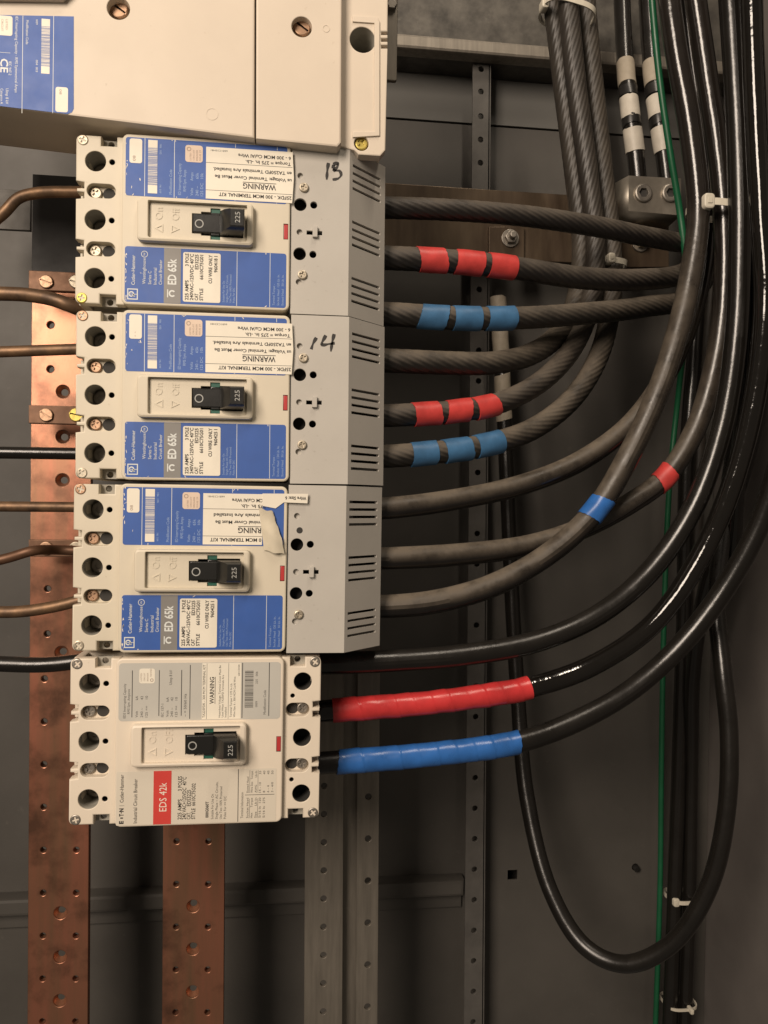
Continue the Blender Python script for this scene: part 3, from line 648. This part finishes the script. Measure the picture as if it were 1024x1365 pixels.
    rule(k, 30.3, 30.5, -48, -36, z); rule(k, 30.3, 30.5, -32.4, -18.4, z); rule(k, 35.3, 35.5, -48, -36, z); rule(k, 35.3, 35.5, -32.4, -18.4, z)
    k.build('terminal_table', 'ink_black', l2)

S1 = dict(kind='blue', labels=blue_labels, seed=3, serial='960418 I', pocket=('screw_steel', 'screw_steel'), corner=('screw_steel', 'screw_brass'), code='08',
          mark=[[(73.6, 42.0), (73.0, 38), (72.6, 31.5)], [(76.5, 41.2), (79.4, 42.2), (79.0, 39.6), (76.8, 37.4), (80.4, 37.6), (81.6, 35.0), (79.6, 32.6), (76.2, 31.8)], [(76.8, 41.0), (76.3, 38.6)]])
S2 = dict(S1, seed=8, serial='960425 I', pocket=('screw_copper', 'screw_copper'), corner=('screw_copper', 'screw_steel'), code='..',
          mark=[[(66.6, 38.6), (64.6, 35), (63.4, 31.2)], [(72.4, 40.2), (69.8, 34.2), (74.0, 34.8), (78.0, 35.6)], [(77.6, 41.2), (76.4, 36), (75.6, 30.2)]])
S3 = dict(S1, seed=15, serial='960425 I', pocket=('screw_copper', 'screw_copper'), corner=('screw_copper', 'screw_steel'), wr=35.0); S3.pop('mark')
S4 = dict(kind='eds', labels=eds_labels, pocket=('steel_dull', 'steel_dull'), corner=('steel_dull', 'steel_dull'))
breaker((-.4, .5, 0), math.radians(.15), S1, 'blue labelled breaker directly under the large beige housing, 13 handwritten on its cover', (1, 1))
breaker((.7, -104.9, 0), math.radians(.3), S2, 'middle breaker of the three blue labelled ones, 14 handwritten on its cover', (1, 1))
b3 = breaker((.2, -210.0, 0), math.radians(-.1), S3, 'blue labelled breaker with a torn peeling warning sticker', (0, 1))
breaker((-.7, -315.8, 0), math.radians(-.05), S4, 'white breaker with grey data label and red band, without terminal cover', None)
# torn flap and strip of the third breaker's warning sticker
fl = MB(); n = 14; pts = []
for i in range(n+1):
    tt = i/n
    for j in range(13):
        q = j/12; jag = .5*math.sin(q*6)+.25*math.sin(q*23+1)
        u = 34.6+10.6*tt+3.5*(.5-q)+(jag if i == n else 0)+3.4*(.5-q)*tt; v = 11.5+26*q+1.6*tt*math.sin(q*3.1)+(.4*math.sin(tt*9) if j in (0, 12) else 0)
        pts.append((u, v-2.0*tt, .5+3.6*math.sin(tt*2.5)*(.75+.25*math.sin(q*6))+.35*math.sin(q*13+tt*4)*tt))
fl.add(pts, [(i*13+j, i*13+j+1, (i+1)*13+j+1, (i+1)*13+j) for i in range(n) for j in range(12)])
fl.build('torn_flap', 'sticker_kraft', b3, fix=False)
st_ = plate(MB(), [(34.9, 39), (43, 37.6), (48, 41.4), (62.5, 41.0), (62.8, 46.9), (34.9, 46.6)], (), .3, .6, 0).build('torn_strip', 'sticker_white', b3)
k = MB(); text(k, 'Wire Size: 6', 61.8, 45.0, 2.0, 180, .68, bold=.026, length=13); k.build('strip_print', 'ink_black', st_)

# ------------------------------------------------------------------ the big breaker above
FW = 8.0
def pp(x, y, w=FW): return tuple(at(x, y, w)[:2])
bgk = thing('large_breaker', tuple(at(250, 190, -48)), 'large beige breaker housing above the row of smaller breakers', 'circuit breaker')
inv = at(250, 190, -48)
class MBo(MB):
    def build(s, name, m, parent=None, angle=35, fix=True):
        s.v = [(x-inv.x, y-inv.y, z-inv.z) for x, y, z in s.v]; return super().build(name, m, parent, angle, fix)
def pl_(pts, holes, w0, w1, bev, name, m, par, bottom=True): return plate(MBo(), pts, holes, w0, w1, bev, bottom=bottom, hbev=min(bev, .5)).build(name, m, par)
T_ = -220
pl_([pp(-260, 110), pp(339.2, 184), pp(340, T_), pp(-260, T_)], (circ(*pp(158, 11), 6.6, 26),), -48, FW, 1.2, 'main_cover', 'plastic_ivory', bgk)
pl_([pp(341.2, 184.5), pp(450, 195.5), pp(455, 190), pp(457, T_), pp(341.8, T_)], (circ(*pp(402.5, 35.5), 6.2, 26),), -48, FW-.2, 1.2, 'end_cover', 'plastic_ivory', bgk)
LW = -1
pl_([pp(430, 190, LW), pp(472, 200, LW), pp(478, 206, LW), pp(507, 208, LW), pp(514, 200, LW), pp(517, 64, LW), pp(508.5, 64, LW), pp(508.5, 60, LW), pp(517, 60, LW), pp(517, 55, LW), pp(508.5, 55, LW), pp(508.5, 51, LW), pp(517, 51, LW), pp(517, 46, LW), pp(508.5, 46, LW), pp(508.5, 42, LW), pp(517, 42, LW), pp(519, T_, LW), pp(430, T_, LW)], (circ(*pp(483.5, 53, LW), 8.0, 28), circ(*pp(482, 191, LW), 4.6, 18)), -9, LW, .8, 'terminal_ledge', 'plastic_ivory', bgk)
pl_([pp(430, 186, LW), pp(512, 190, LW), pp(516, T_, LW), pp(430, T_, LW)], (circ(*pp(483.5, 53, LW), 8.3, 28),), -48, -8.9, 0, 'ledge_body', 'plastic_ivory', bgk)
rib = pl_([pp(470, 176, LW), pp(499, 176, LW), pp(499, 32, LW), pp(470, 30, LW), pp(470, 22, LW), pp(503, 24, LW), pp(506, 30, LW), pp(506, 182, LW), pp(470, 184, LW)][::1], (), LW+.02, LW+1.2, .4, 'ledge_rim', 'plastic_ivory', bgk)
c = pp(483.5, 53, LW); well(MBo(), circ(*c, 7.95, 28), -30, LW-.6).build('mounting_bore', 'cavity_grey', bgk, fix=False)
for x, y, r, w_, m in ((158, 11, 5.4, FW-6, 'screw_copper'), (402.5, 35.5, 5.2, FW-5, 'screw_copper')):
    p = pp(x, y, w_); well(MBo(), circ(*pp(x, y), 6.55 if x < 200 else 6.15, 26), FW-9, FW-.6).build('counterbore', 'plastic_ivory', bgk, fix=False)
    screw(bgk, p[0]-inv.x, p[1]-inv.y, w_-inv.z, r, m, 'slot', rot=.6)
p = pp(482, 191, LW-2); well(MBo(), circ(*pp(482, 191, LW), 4.55, 18), LW-8, LW-.6).build('counterbore', 'plastic_ivory', bgk, fix=False)
screw(bgk, p[0]-inv.x, p[1]-inv.y, LW-2-inv.z, 4.0, 'screw_brass', 'cross')
pl_([pp(-200, 0), pp(85, 4), pp(96, -6), pp(98, T_), pp(-200, T_)], (), FW-.1, FW+6, 1.6, 'handle_frame', 'plastic_ivory', bgk)
c = pp(283, 152); plate(MBo(), circ(*c, 3.6, 26), (circ(*c, 3.2, 26),), FW, FW+.15, 0).build('mould_mark', 'plastic_ivory', bgk)
c = pp(435, 38); plate(MBo(), circ(*c, 2.2, 20), (circ(*c, 1.9, 20),), FW-.2, FW, 0).build('mould_mark', 'plastic_ivory', bgk)
lb = pl_([pp(-200, 118), pp(90, 152), pp(96, 150), pp(98.5, 145), pp(98.5, 22), pp(-200, 16)], (), FW, FW+.12, 0, 'data_label', 'print_blue', bgk)
k = MBo(); z = FW+.16
for x in (29.5, 70.5): q0 = pp(x, 151); q1 = pp(x, 21); rule(k, q0[0]-.15, q0[0]+.15, q0[1], q1[1], z)
def down(s, x, y, h, length, bold=0): q = pp(x, y); text(k, s, q[0], q[1], h, -90, z, length=length, bold=bold)
down('Modification Code', 35, 27, 1.5, 14); down('IEC Interrupting Capacity - RMS Symmetrical Amps', 21, 22, 1.5, 44); down('CE', 1, 78, 4.2, 8, .02); down('IEC 947-2', 12, 82, 1.5, 8); down('Uimp 8 kV', 8, 118, 1.6, 9); down('Category A', 1, 118, 1.5, 9); down('690V  415V', -6, 22, 1.5, 30)
down('0009', 48, 26, 1.2, 3); down('004  003', 48, 80, 1.2, 7)
rule(k, pp(0, 70)[0]-4, pp(14, 70)[0], pp(0, 70)[1], pp(0, 70)[1]+.2, z)
k.build('white_lettering', 'ink_white', lb)
for nm, (xa, ya, xb, yb), m, rr in (('barcode_field', (55, 98, 67, 26), 'sticker_white', 0), ('white_box', (74, 149, 91, 117), 'sticker_white', 1.3), ('certification_sticker', (-12, 46, 17, 22), 'sticker_white', 1.3)):
    q0 = pp(xa, ya); q1 = pp(xb, yb); plate(MBo(), rrect(q0[0], q1[0], q0[1], q1[1], rr), (), FW+.12, FW+.2, 0).build(nm, m, lb)
k = MBo(); q0 = pp(55, 88); q1 = pp(67, 36); barcode(k, q0[0], q1[0], q0[1], q1[1], FW+.24, 5); k.build('barcode', 'print_blue', lb)
k = MBo(); q = pp(77, 119); text(k, '08', q[0]+1, q[1], 1.4, -90, FW+.24, length=3); k.build('box_print', 'ink_brown', lb); k = MBo(); q = pp(8, 26); text(k, 'LISTED', q[0], q[1], 1.1, -90, FW+.24, length=6); text(k, 'CIRCUIT', q[0]-2.4, q[1], 1.1, -90, FW+.24, length=7); k.build('sticker_print', 'ink_brown', lb)

# ------------------------------------------------------------------ cables
def cable(pts, r, m, label, tapes=(), ribs=0, lay=110, cat='cable', name='power_cable', group='power cables', segs=20, wob=0, ds=3.0, clean=None):
    C = catmull([at(x, y, w) for x, y, w in pts], ds); F = frames(C)
    sg = segs if not ribs else ribs*4
    ph = rnd.uniform(0, 6)
    def rad(s, a):
        R = r*(1+wob*(math.sin(s*.045+ph)+.6*math.sin(s*.11+ph*2)))
        if ribs: R += .32*abs(math.cos((ribs/2)*a))-.2+.10*math.sin(s*.09+a*2+ph)
        return R
    df = None
    if clean:
        ic = nearest(C, *clean); df = lambda i: max(.12, min(1, (ic+14-i)/28))
    tw = lay if ribs else 0
    if not tapes:
        return tag(sweep(C, F, r, segs=sg, rad=rad, ds=ds, twist=tw, dust=df).build(name, m, angle=60), label, cat, group)
    base = C[0]; t = thing(name, tuple(base), label, cat, group)
    def put(mb, nm, mm):
        mb.v = [(x-base.x, y-base.y, z-base.z) for x, y, z in mb.v]; return mb.build(nm, mm, t, angle=50)
    put(sweep(C, F, r, segs=sg, rad=rad, ds=ds, twist=tw, dust=df), 'jacket', m)
    Cf = catmull([at(x, y, w) for x, y, w in pts], .75); Ff = frames(Cf)
    for (xa, ya, xb, yb, nm, mm, th, spiral) in tapes:
        ia, ib = sorted((nearest(Cf, xa, ya), nearest(Cf, xb, yb)))
        p2 = rnd.uniform(0, 6)
        def tr(s, a):
            R = r+th+.16
            R += .14*math.sin(a*3+p2)*math.sin(s*.3+p2)
            if spiral:
                q = (s/spiral-a/(2*math.pi)) % 1.0; R += .22*q*(1+.5*math.sin(s*.21))+.1*math.sin(s*.05)
            return R
        put(sweep(Cf, Ff, r, ia, ib, 30, tr, .75, slant=rnd.uniform(-2.6, 2.6)), nm, mm)
    return t
def bands(m, *xy, th=.5): return [(a, b, c, d, 'tape_band', m, th, 0) for a, b, c, d in xy]
E_ = -46
# upper three, to the bundle
cable([(470, 276, E_), (520, 277, E_), (600, 280, -50), (700, 288, -60), (800, 303, -76), (870, 317, -92), (925, 322, -104), (970, 290, -110), (994, 210, -96), (1000, 100, -90), (995, -40, -90)], 7.3, 'rubber_dusty_dark', 'dark ribbed cable without tape running above the red banded cables to the tied bundle', ribs=14)
cable([(470, 343, E_), (520, 344, E_), (620, 350, -48), (690, 358, -54), (770, 370, -68), (850, 373, -90), (915, 362, -112), (952, 320, -124), (955, 200, -125), (930, 60, -125), (920, -40, -125)], 8.0, 'rubber_dusty_dark', 'ribbed cable with three red tape bands running level to the tied bundle', bands('tape_red', (557, 346, 593, 348), (607, 350, 642, 352), (650, 353, 685, 357)), ribs=14)
cable([(470, 419, E_), (520, 419, E_), (600, 424, -48), (690, 424, -56), (780, 418, -72), (860, 409, -98), (920, 395, -122), (952, 340, -140), (945, 220, -145), (915, 80, -145), (900, -40, -145)], 8.0, 'rubber_ribbed', 'ribbed cable with three blue tape bands running level to the tied bundle', bands('tape_blue', (560, 423, 595, 424), (604, 424, 639, 425), (648, 425, 684, 424)), ribs=14)
# middle three, turning up into the twisted bundle
cable([(470, 480, E_), (520, 481, E_), (600, 484, -52), (655, 484, -60), (706, 473, -78), (745, 445, -102), (768, 400, -124), (776, 330, -134), (766, 230, -134), (752, 120, -134), (737, 0, -134), (730, -50, -134)], 8.2, 'rubber_ribbed', 'ribbed cable without tape turning up into the twisted bundle', ribs=14)
cable([(470, 555, E_), (520, 554, E_), (600, 549, -52), (660, 539, -60), (718, 511, -74), (763, 464, -94), (787, 405, -112), (794, 330, -117), (784, 230, -117), (768, 110, -117), (753, -50, -117)], 7.8, 'rubber_dusty_dark', 'ribbed cable with three red tape bands curving up into the twisted bundle', bands('tape_red', (551, 552, 584, 550), (594, 549, 625, 545), (632, 544, 660, 539)), ribs=14)
cable([(470, 609, E_), (520, 608, E_), (600, 601, -52), (652, 592, -60), (712, 571, -74), (765, 529, -90), (800, 470, -106), (815, 400, -120), (815, 330, -132), (803, 220, -136), (790, 100, -136), (776, -50, -136)], 8.0, 'rubber_ribbed', 'ribbed cable with three blue tape bands curving up into the twisted bundle', bands('tape_blue', (548, 607, 581, 603), (591, 602, 625, 597), (633, 595, 667, 589)), ribs=14)
# third breaker
cable([(470, 679, E_), (520, 677, E_), (600, 667, -54), (700, 645, -66), (780, 611, -74), (845, 560, -78), (893, 490, -80), (925, 410, -82), (942, 320, -82), (938, 200, -82), (920, 60, -84), (908, -50, -84)], 7.6, 'rubber_dusty', 'dusty cable without tape from the uppermost outlet of the breaker with the torn sticker', wob=.012, clean=(925, 410))
cable([(470, 745, E_), (520, 744, E_), (600, 740, -52), (700, 728, -62), (780, 703, -68), (840, 671, -70), (886, 637, -69), (925, 576, -66), (950, 500, -63), (963, 420, -61), (966, 320, -60), (959, 220, -60), (942, 100, -60), (920, -50, -60)], 7.8, 'rubber_dusty', 'dusty cable with one red tape band from the breaker with the torn sticker', bands('tape_red', (877, 646, 896, 628)), wob=.012, clean=(958, 450))
cable([(470, 808, E_), (520, 808, E_), (580, 802, -46), (660, 779, -48), (740, 732, -50), (797, 676, -50), (842, 600, -48), (880, 515, -48), (907, 430, -50), (924, 350, -52), (931, 285, -53), (920, 170, -56), (902, 70, -58), (886, -50, -60)], 8.1, 'rubber_dusty', 'dusty cable with one blue tape band from the breaker with the torn sticker', bands('tape_blue_gloss', (785, 690, 806, 667)), wob=.012, clean=(928, 320))
# lowest breaker
cable([(405, 884, E_), (440, 884, E_), (520, 881, E_), (620, 873, -48), (720, 854, -51), (800, 818, -53), (868, 760, -52), (925, 675, -48), (962, 570, -44), (980, 460, -40), (986, 330, -38), (984, 200, -38), (978, 80, -38), (970, -50, -38)], 7.6, 'rubber_black', 'plain black cable from the uppermost outlet of the lowest white breaker', wob=.012)
cable([(405, 950, E_), (430, 948, E_), (560, 938, E_), (640, 928, -47), (705, 917, -49), (790, 887, -52), (870, 832, -52), (932, 745, -46), (978, 640, -36), (1008, 520, -28), (1020, 400, -22), (1014, 280, -20), (1006, 120, -20), (1000, -50, -20)], 7.4, 'rubber_gloss', 'glossy black cable wrapped in red tape at the lowest white breaker', [(443, 947, 706, 917, 'tape_wrap', 'tape_red_gloss', .5, 12.5)], wob=.014)
cable([(405, 1019, E_), (430, 1017, E_), (560, 1007, E_), (692, 989, -49), (760, 965, -54), (832, 926, -56), (900, 868, -54), (962, 790, -46), (1012, 700, -34), (1046, 590, -22), (1064, 460, -14), (1070, 300, -10), (1066, 100, -10), (1060, -50, -10)], 7.5, 'rubber_black', 'black cable wrapped in blue tape at the lowest white breaker', [(450, 1015, 691, 989, 'tape_wrap', 'tape_blue_gloss', .5, 13)], wob=.014)
# extra riser behind the right-hand bundle, loop and risers
cable([(975, 760, -125), (982, 640, -108), (998, 520, -98), (1004, 400, -92), (1000, 300, -66), (1000, 180, -64), (990, 60, -64), (984, -50, -64)], 7.2, 'rubber_gloss', 'glossy black cable standing behind the bundle by the cabinet side', wob=.015)
cable([(664, 396, -215), (668, 470, -215), (674, 600, -215), (682, 780, -212), (690, 920, -202), (703, 1065, -180), (735, 1190, -150), (780, 1262, -126), (832, 1285, -106), (895, 1258, -88), (945, 1182, -76), (968, 1085, -72), (972, 980, -76), (963, 890, -84), (955, 800, -100), (965, 700, -120), (985, 560, -125)], 6.8, 'rubber_black', 'black cable hanging in a long loop below the other cables', [(661, 392, 669, 492, 'tape_band', 'tape_beige', .5, 0), (670, 500, 672, 560, 'tape_band', 'tape_beige', .4, 0)], wob=.012)
cable([(945, 150, -205), (935, 330, -210), (925, 480, -215), (915, 620, -218), (912, 800, -222), (906, 1000, -230), (899, 1194, -232), (894, 1334, -232), (890, 1420, -232)], 7.0, 'rubber_black', 'black riser cable tied up along the back panel, beside the green wire', wob=.01)
cable([(965, 200, -222), (945, 400, -226), (935, 520, -228), (926, 800, -240), (918, 1000, -244), (909, 1194, -246), (904, 1334, -246), (900, 1420, -246)], 6.0, 'rubber_dusty_dark', 'second black riser cable tied behind the first on the back panel', wob=.01)
cable([(1040, 300, -60), (1030, 420, -70), (1008, 560, -95), (975, 680, -130), (940, 790, -165), (924, 900, -205), (922, 1000, -226), (919, 1194, -232), (914, 1334, -232), (911, 1420, -232)], 6.6, 'rubber_black', 'black cable swinging from the cabinet side down into the tied risers', wob=.012)
tag(cable([(866, -50, -70), (871, 20, -72), (880, 110, -76), (893, 200, -82), (906, 280, -90), (914, 345, -96), (916, 420, -130), (905, 520, -200), (893, 640, -215), (886, 800, -225), (882, 1000, -232), (880, 1180, -236), (872, 1420, -238)], 2.6, 'wire_green', 'thin green wire running down beside the cable bundle', cat='wire', name='ground_wire', group='wires', segs=12), cat='wire')

# ------------------------------------------------------------------ neutral bar, lug and its cables
nb = thing('neutral_bar', tuple(at(640, 350, -196)), 'tarnished flat metal bar bolted across behind the upper cables', 'busbar'); iv = at(640, 350, -196)
class MBn(MB):
    def build(s, name, m, parent=None, angle=35, fix=True):
        s.v = [(x-iv.x, y-iv.y, z-iv.z) for x, y, z in s.v]; return super().build(name, m, parent, angle, fix)
w = -190
plate(MBn(), [tuple(at(x, y, w)[:2]) for x, y in ((430, 338), (765, 350), (765, 260), (430, 238))], (), w-6, w, .6).build('bar', 'tinned_bar', nb)
plate(MBn(), [tuple(at(x, y, w+5)[:2]) for x, y in ((652, 348), (699, 348), (699, 302), (652, 302))], (), w, w+5, .6).build('clamp_pad', 'tinned_bar', nb)
p = at(680, 318, w+5); plate(MBn(), circ(p.x, p.y, 7.8, 24), (circ(p.x, p.y, 3, 12),), w+5, w+6.6, .3).build('washer', 'steel_dull', nb)
plate(MBn(), circ(p.x, p.y, 5.6, 6), (), w+6, w+11, .5).build('nut', 'steel_dull', nb); plate(MBn(), circ(p.x, p.y, 2.9, 16), (), w+10, w+17, .6).build('stud', 'steel_dull', nb)
pd = thing('terminal_pad', tuple(at(850, 356, -190)), 'small metal pad with a bolt below the cable lug', 'terminal'); iv = at(850, 356, -190)
plate(MBn(), [tuple(at(x, y, -178)[:2]) for x, y in ((822, 356), (892, 356), (892, 290), (822, 290))], (), -192, -178, .6).build('pad', 'tinned_bar', pd)
p = at(853, 325, -178); plate(MBn(), circ(p.x, p.y, 7.4, 24), (), -178, -176, .3).build('washer', 'steel_dull', pd); plate(MBn(), circ(p.x, p.y, 5.0, 6), (), -176, -169, .6).build('bolt_head', 'screw_steel', pd)
lgt = thing('cable_lug', tuple(at(866, 286, -170)), 'grey metal lug block with two socket screws', 'lug'); iv = at(866, 286, -170)
lwf = -146
f4 = [at(838, 281, lwf), at(908, 287, lwf), at(908, 238, lwf), at(838, 234, lwf)]; b4 = [Vector((q.x-(9 if i in (0, 3) else 0), q.y+(-2 if i < 2 else 2)-1, -182)) for i, q in enumerate(f4)]
mb = MBn(); mb.add(f4+b4, [(0, 1, 2, 3), (7, 6, 5, 4), (0, 4, 5, 1), (1, 5, 6, 2), (2, 6, 7, 3), (3, 7, 4, 0)]); mb.build('block', 'aluminium', lgt, angle=4)
for x, y in ((857, 258), (893, 258)):
    p = at(x, y, lwf); plate(MBn(), circ(p.x, p.y, 7.8, 26), (circ(p.x, p.y, 4.2, 6),), lwf-4, lwf+2.6, 1.4, hbev=.2).build('socket_screw', 'steel_dull', lgt)
    plate(MBn(), circ(p.x, p.y, 4.4, 6), (), lwf-3, lwf+.1, 0).build('hex_recess', 'cavity_dark', lgt)
def lug_cable(x0, x1, label):
    f = lambda t: x0+(x1-x0)*t
    pts = [(f(0), 245, -164), (f(.2), 205, -164), (f(.5), 160, -164), (f(.8), 110, -172), (f(1), 60, -182), (f(1.2), -20, -190)]
    t = cable(pts, 7.3, 'rubber_black', label, [(f(.22), 203, f(.38), 172, 'tape_band', 'tape_white', .7, 0), (f(.38), 170, f(.46), 160, 'tape_band', 'tape_black', .5, 0), (f(.47), 157, f(.62), 132, 'tape_band', 'tape_white', .6, 0), (f(.63), 130, f(.74), 118, 'tape_band', 'tape_black', .9, 0), (f(.76), 115, f(.95), 85, 'tape_band', 'tape_beige', .3, 0)])
    bs = Vector(at(*pts[0])); q = at(f(.06), 233, -164); st = MB()
    for k in range(14):
        a = 2*math.pi*k/14; C = [q+Vector((5.2*math.cos(a), -2, 5.2*math.sin(a))), q+Vector((5.6*math.cos(a), 3, 5.6*math.sin(a)))]
        s_ = sweep(C, frames(C), 1.0, segs=6); st.add([Vector(v)-bs for v in s_.v], s_.f)
    st.build('bare_strands', 'copper_bright', t)
lug_cable(851, 832, 'white banded black cable standing free of the green wire in the lug block')
lug_cable(890, 866, 'white banded black cable crossed by the green wire in the lug block')

# ------------------------------------------------------------------ nylon ties
def tie(center, axis, ru, rw, label, head=(-1, 0), width=4.2, hs=5):
    c = at(*center); ax = Vector(axis).normalized(); e1 = Vector((1, 0, 0)); e1 = (e1-ax*e1.dot(ax)).normalized(); e2 = ax.cross(e1)
    t = thing('cable_tie', tuple(c), label, 'cable tie', 'nylon ties'); n = 40; mb = MB(); vs = []
    for k in range(n):
        a = 2*math.pi*k/n; d = e1*(ru*math.copysign(abs(math.cos(a))**.65, math.cos(a)))+e2*(rw*math.copysign(abs(math.sin(a))**.65, math.sin(a)))
        for s, g in ((-1, 1), (1, 1), (1, 1.0+1.2/max(ru, rw)), (-1, 1.0+1.2/max(ru, rw))): vs.append(d*g+ax*(s*width/2))
    mb.add(vs, [(4*k+j, 4*k+(j+1) % 4, 4*((k+1) % n)+(j+1) % 4, 4*((k+1) % n)+j) for k in range(n) for j in range(4)]); mb.build('band', 'nylon', t)
    a = math.radians(head[0]); p = e1*(ru*math.cos(a))+e2*(rw*math.sin(a))
    h = MB(); z = p.z+.5; plate(h, rrect(p.x-hs*.75, p.x+hs*.75, p.y-hs, p.y+hs, hs*.5), (), z-3, z+5.5, 1.2)
    plate(h, rrect(p.x-hs*.3, p.x+hs*.3, p.y-hs*.35, p.y+hs*.35, .4), (), z+5.4, z+6.1, .2)
    h.build('head', 'nylon', t)
tie((955, 281, -58), (.05, 1, 0), 19, 16, 'white nylon tie round the cable bundle next to the green wire', (222,), 5.0, 5.5)
tie((812, 352, -128), (.1, 1, 0), 12, 11, 'pale nylon tie low on the twisted cable bundle above the blue banded cable', (250,), 4.5, 4)
tie((756, 20, -127), (.2, 1, 0), 20.5, 18, 'pale nylon tie round the twisted bundle at the galvanised channel', (185,), 4.2, 4)
tie((909, 1194, -237), (.0, 1, 0), 14.6, 14, 'small nylon tie round the riser cables above the bottom of the loop', (215,), 3.5, 4)
tie((904, 1334, -237), (.0, 1, 0), 14.6, 14, 'small nylon tie round the riser cables below the loop', (290,), 2.5, 2.5)
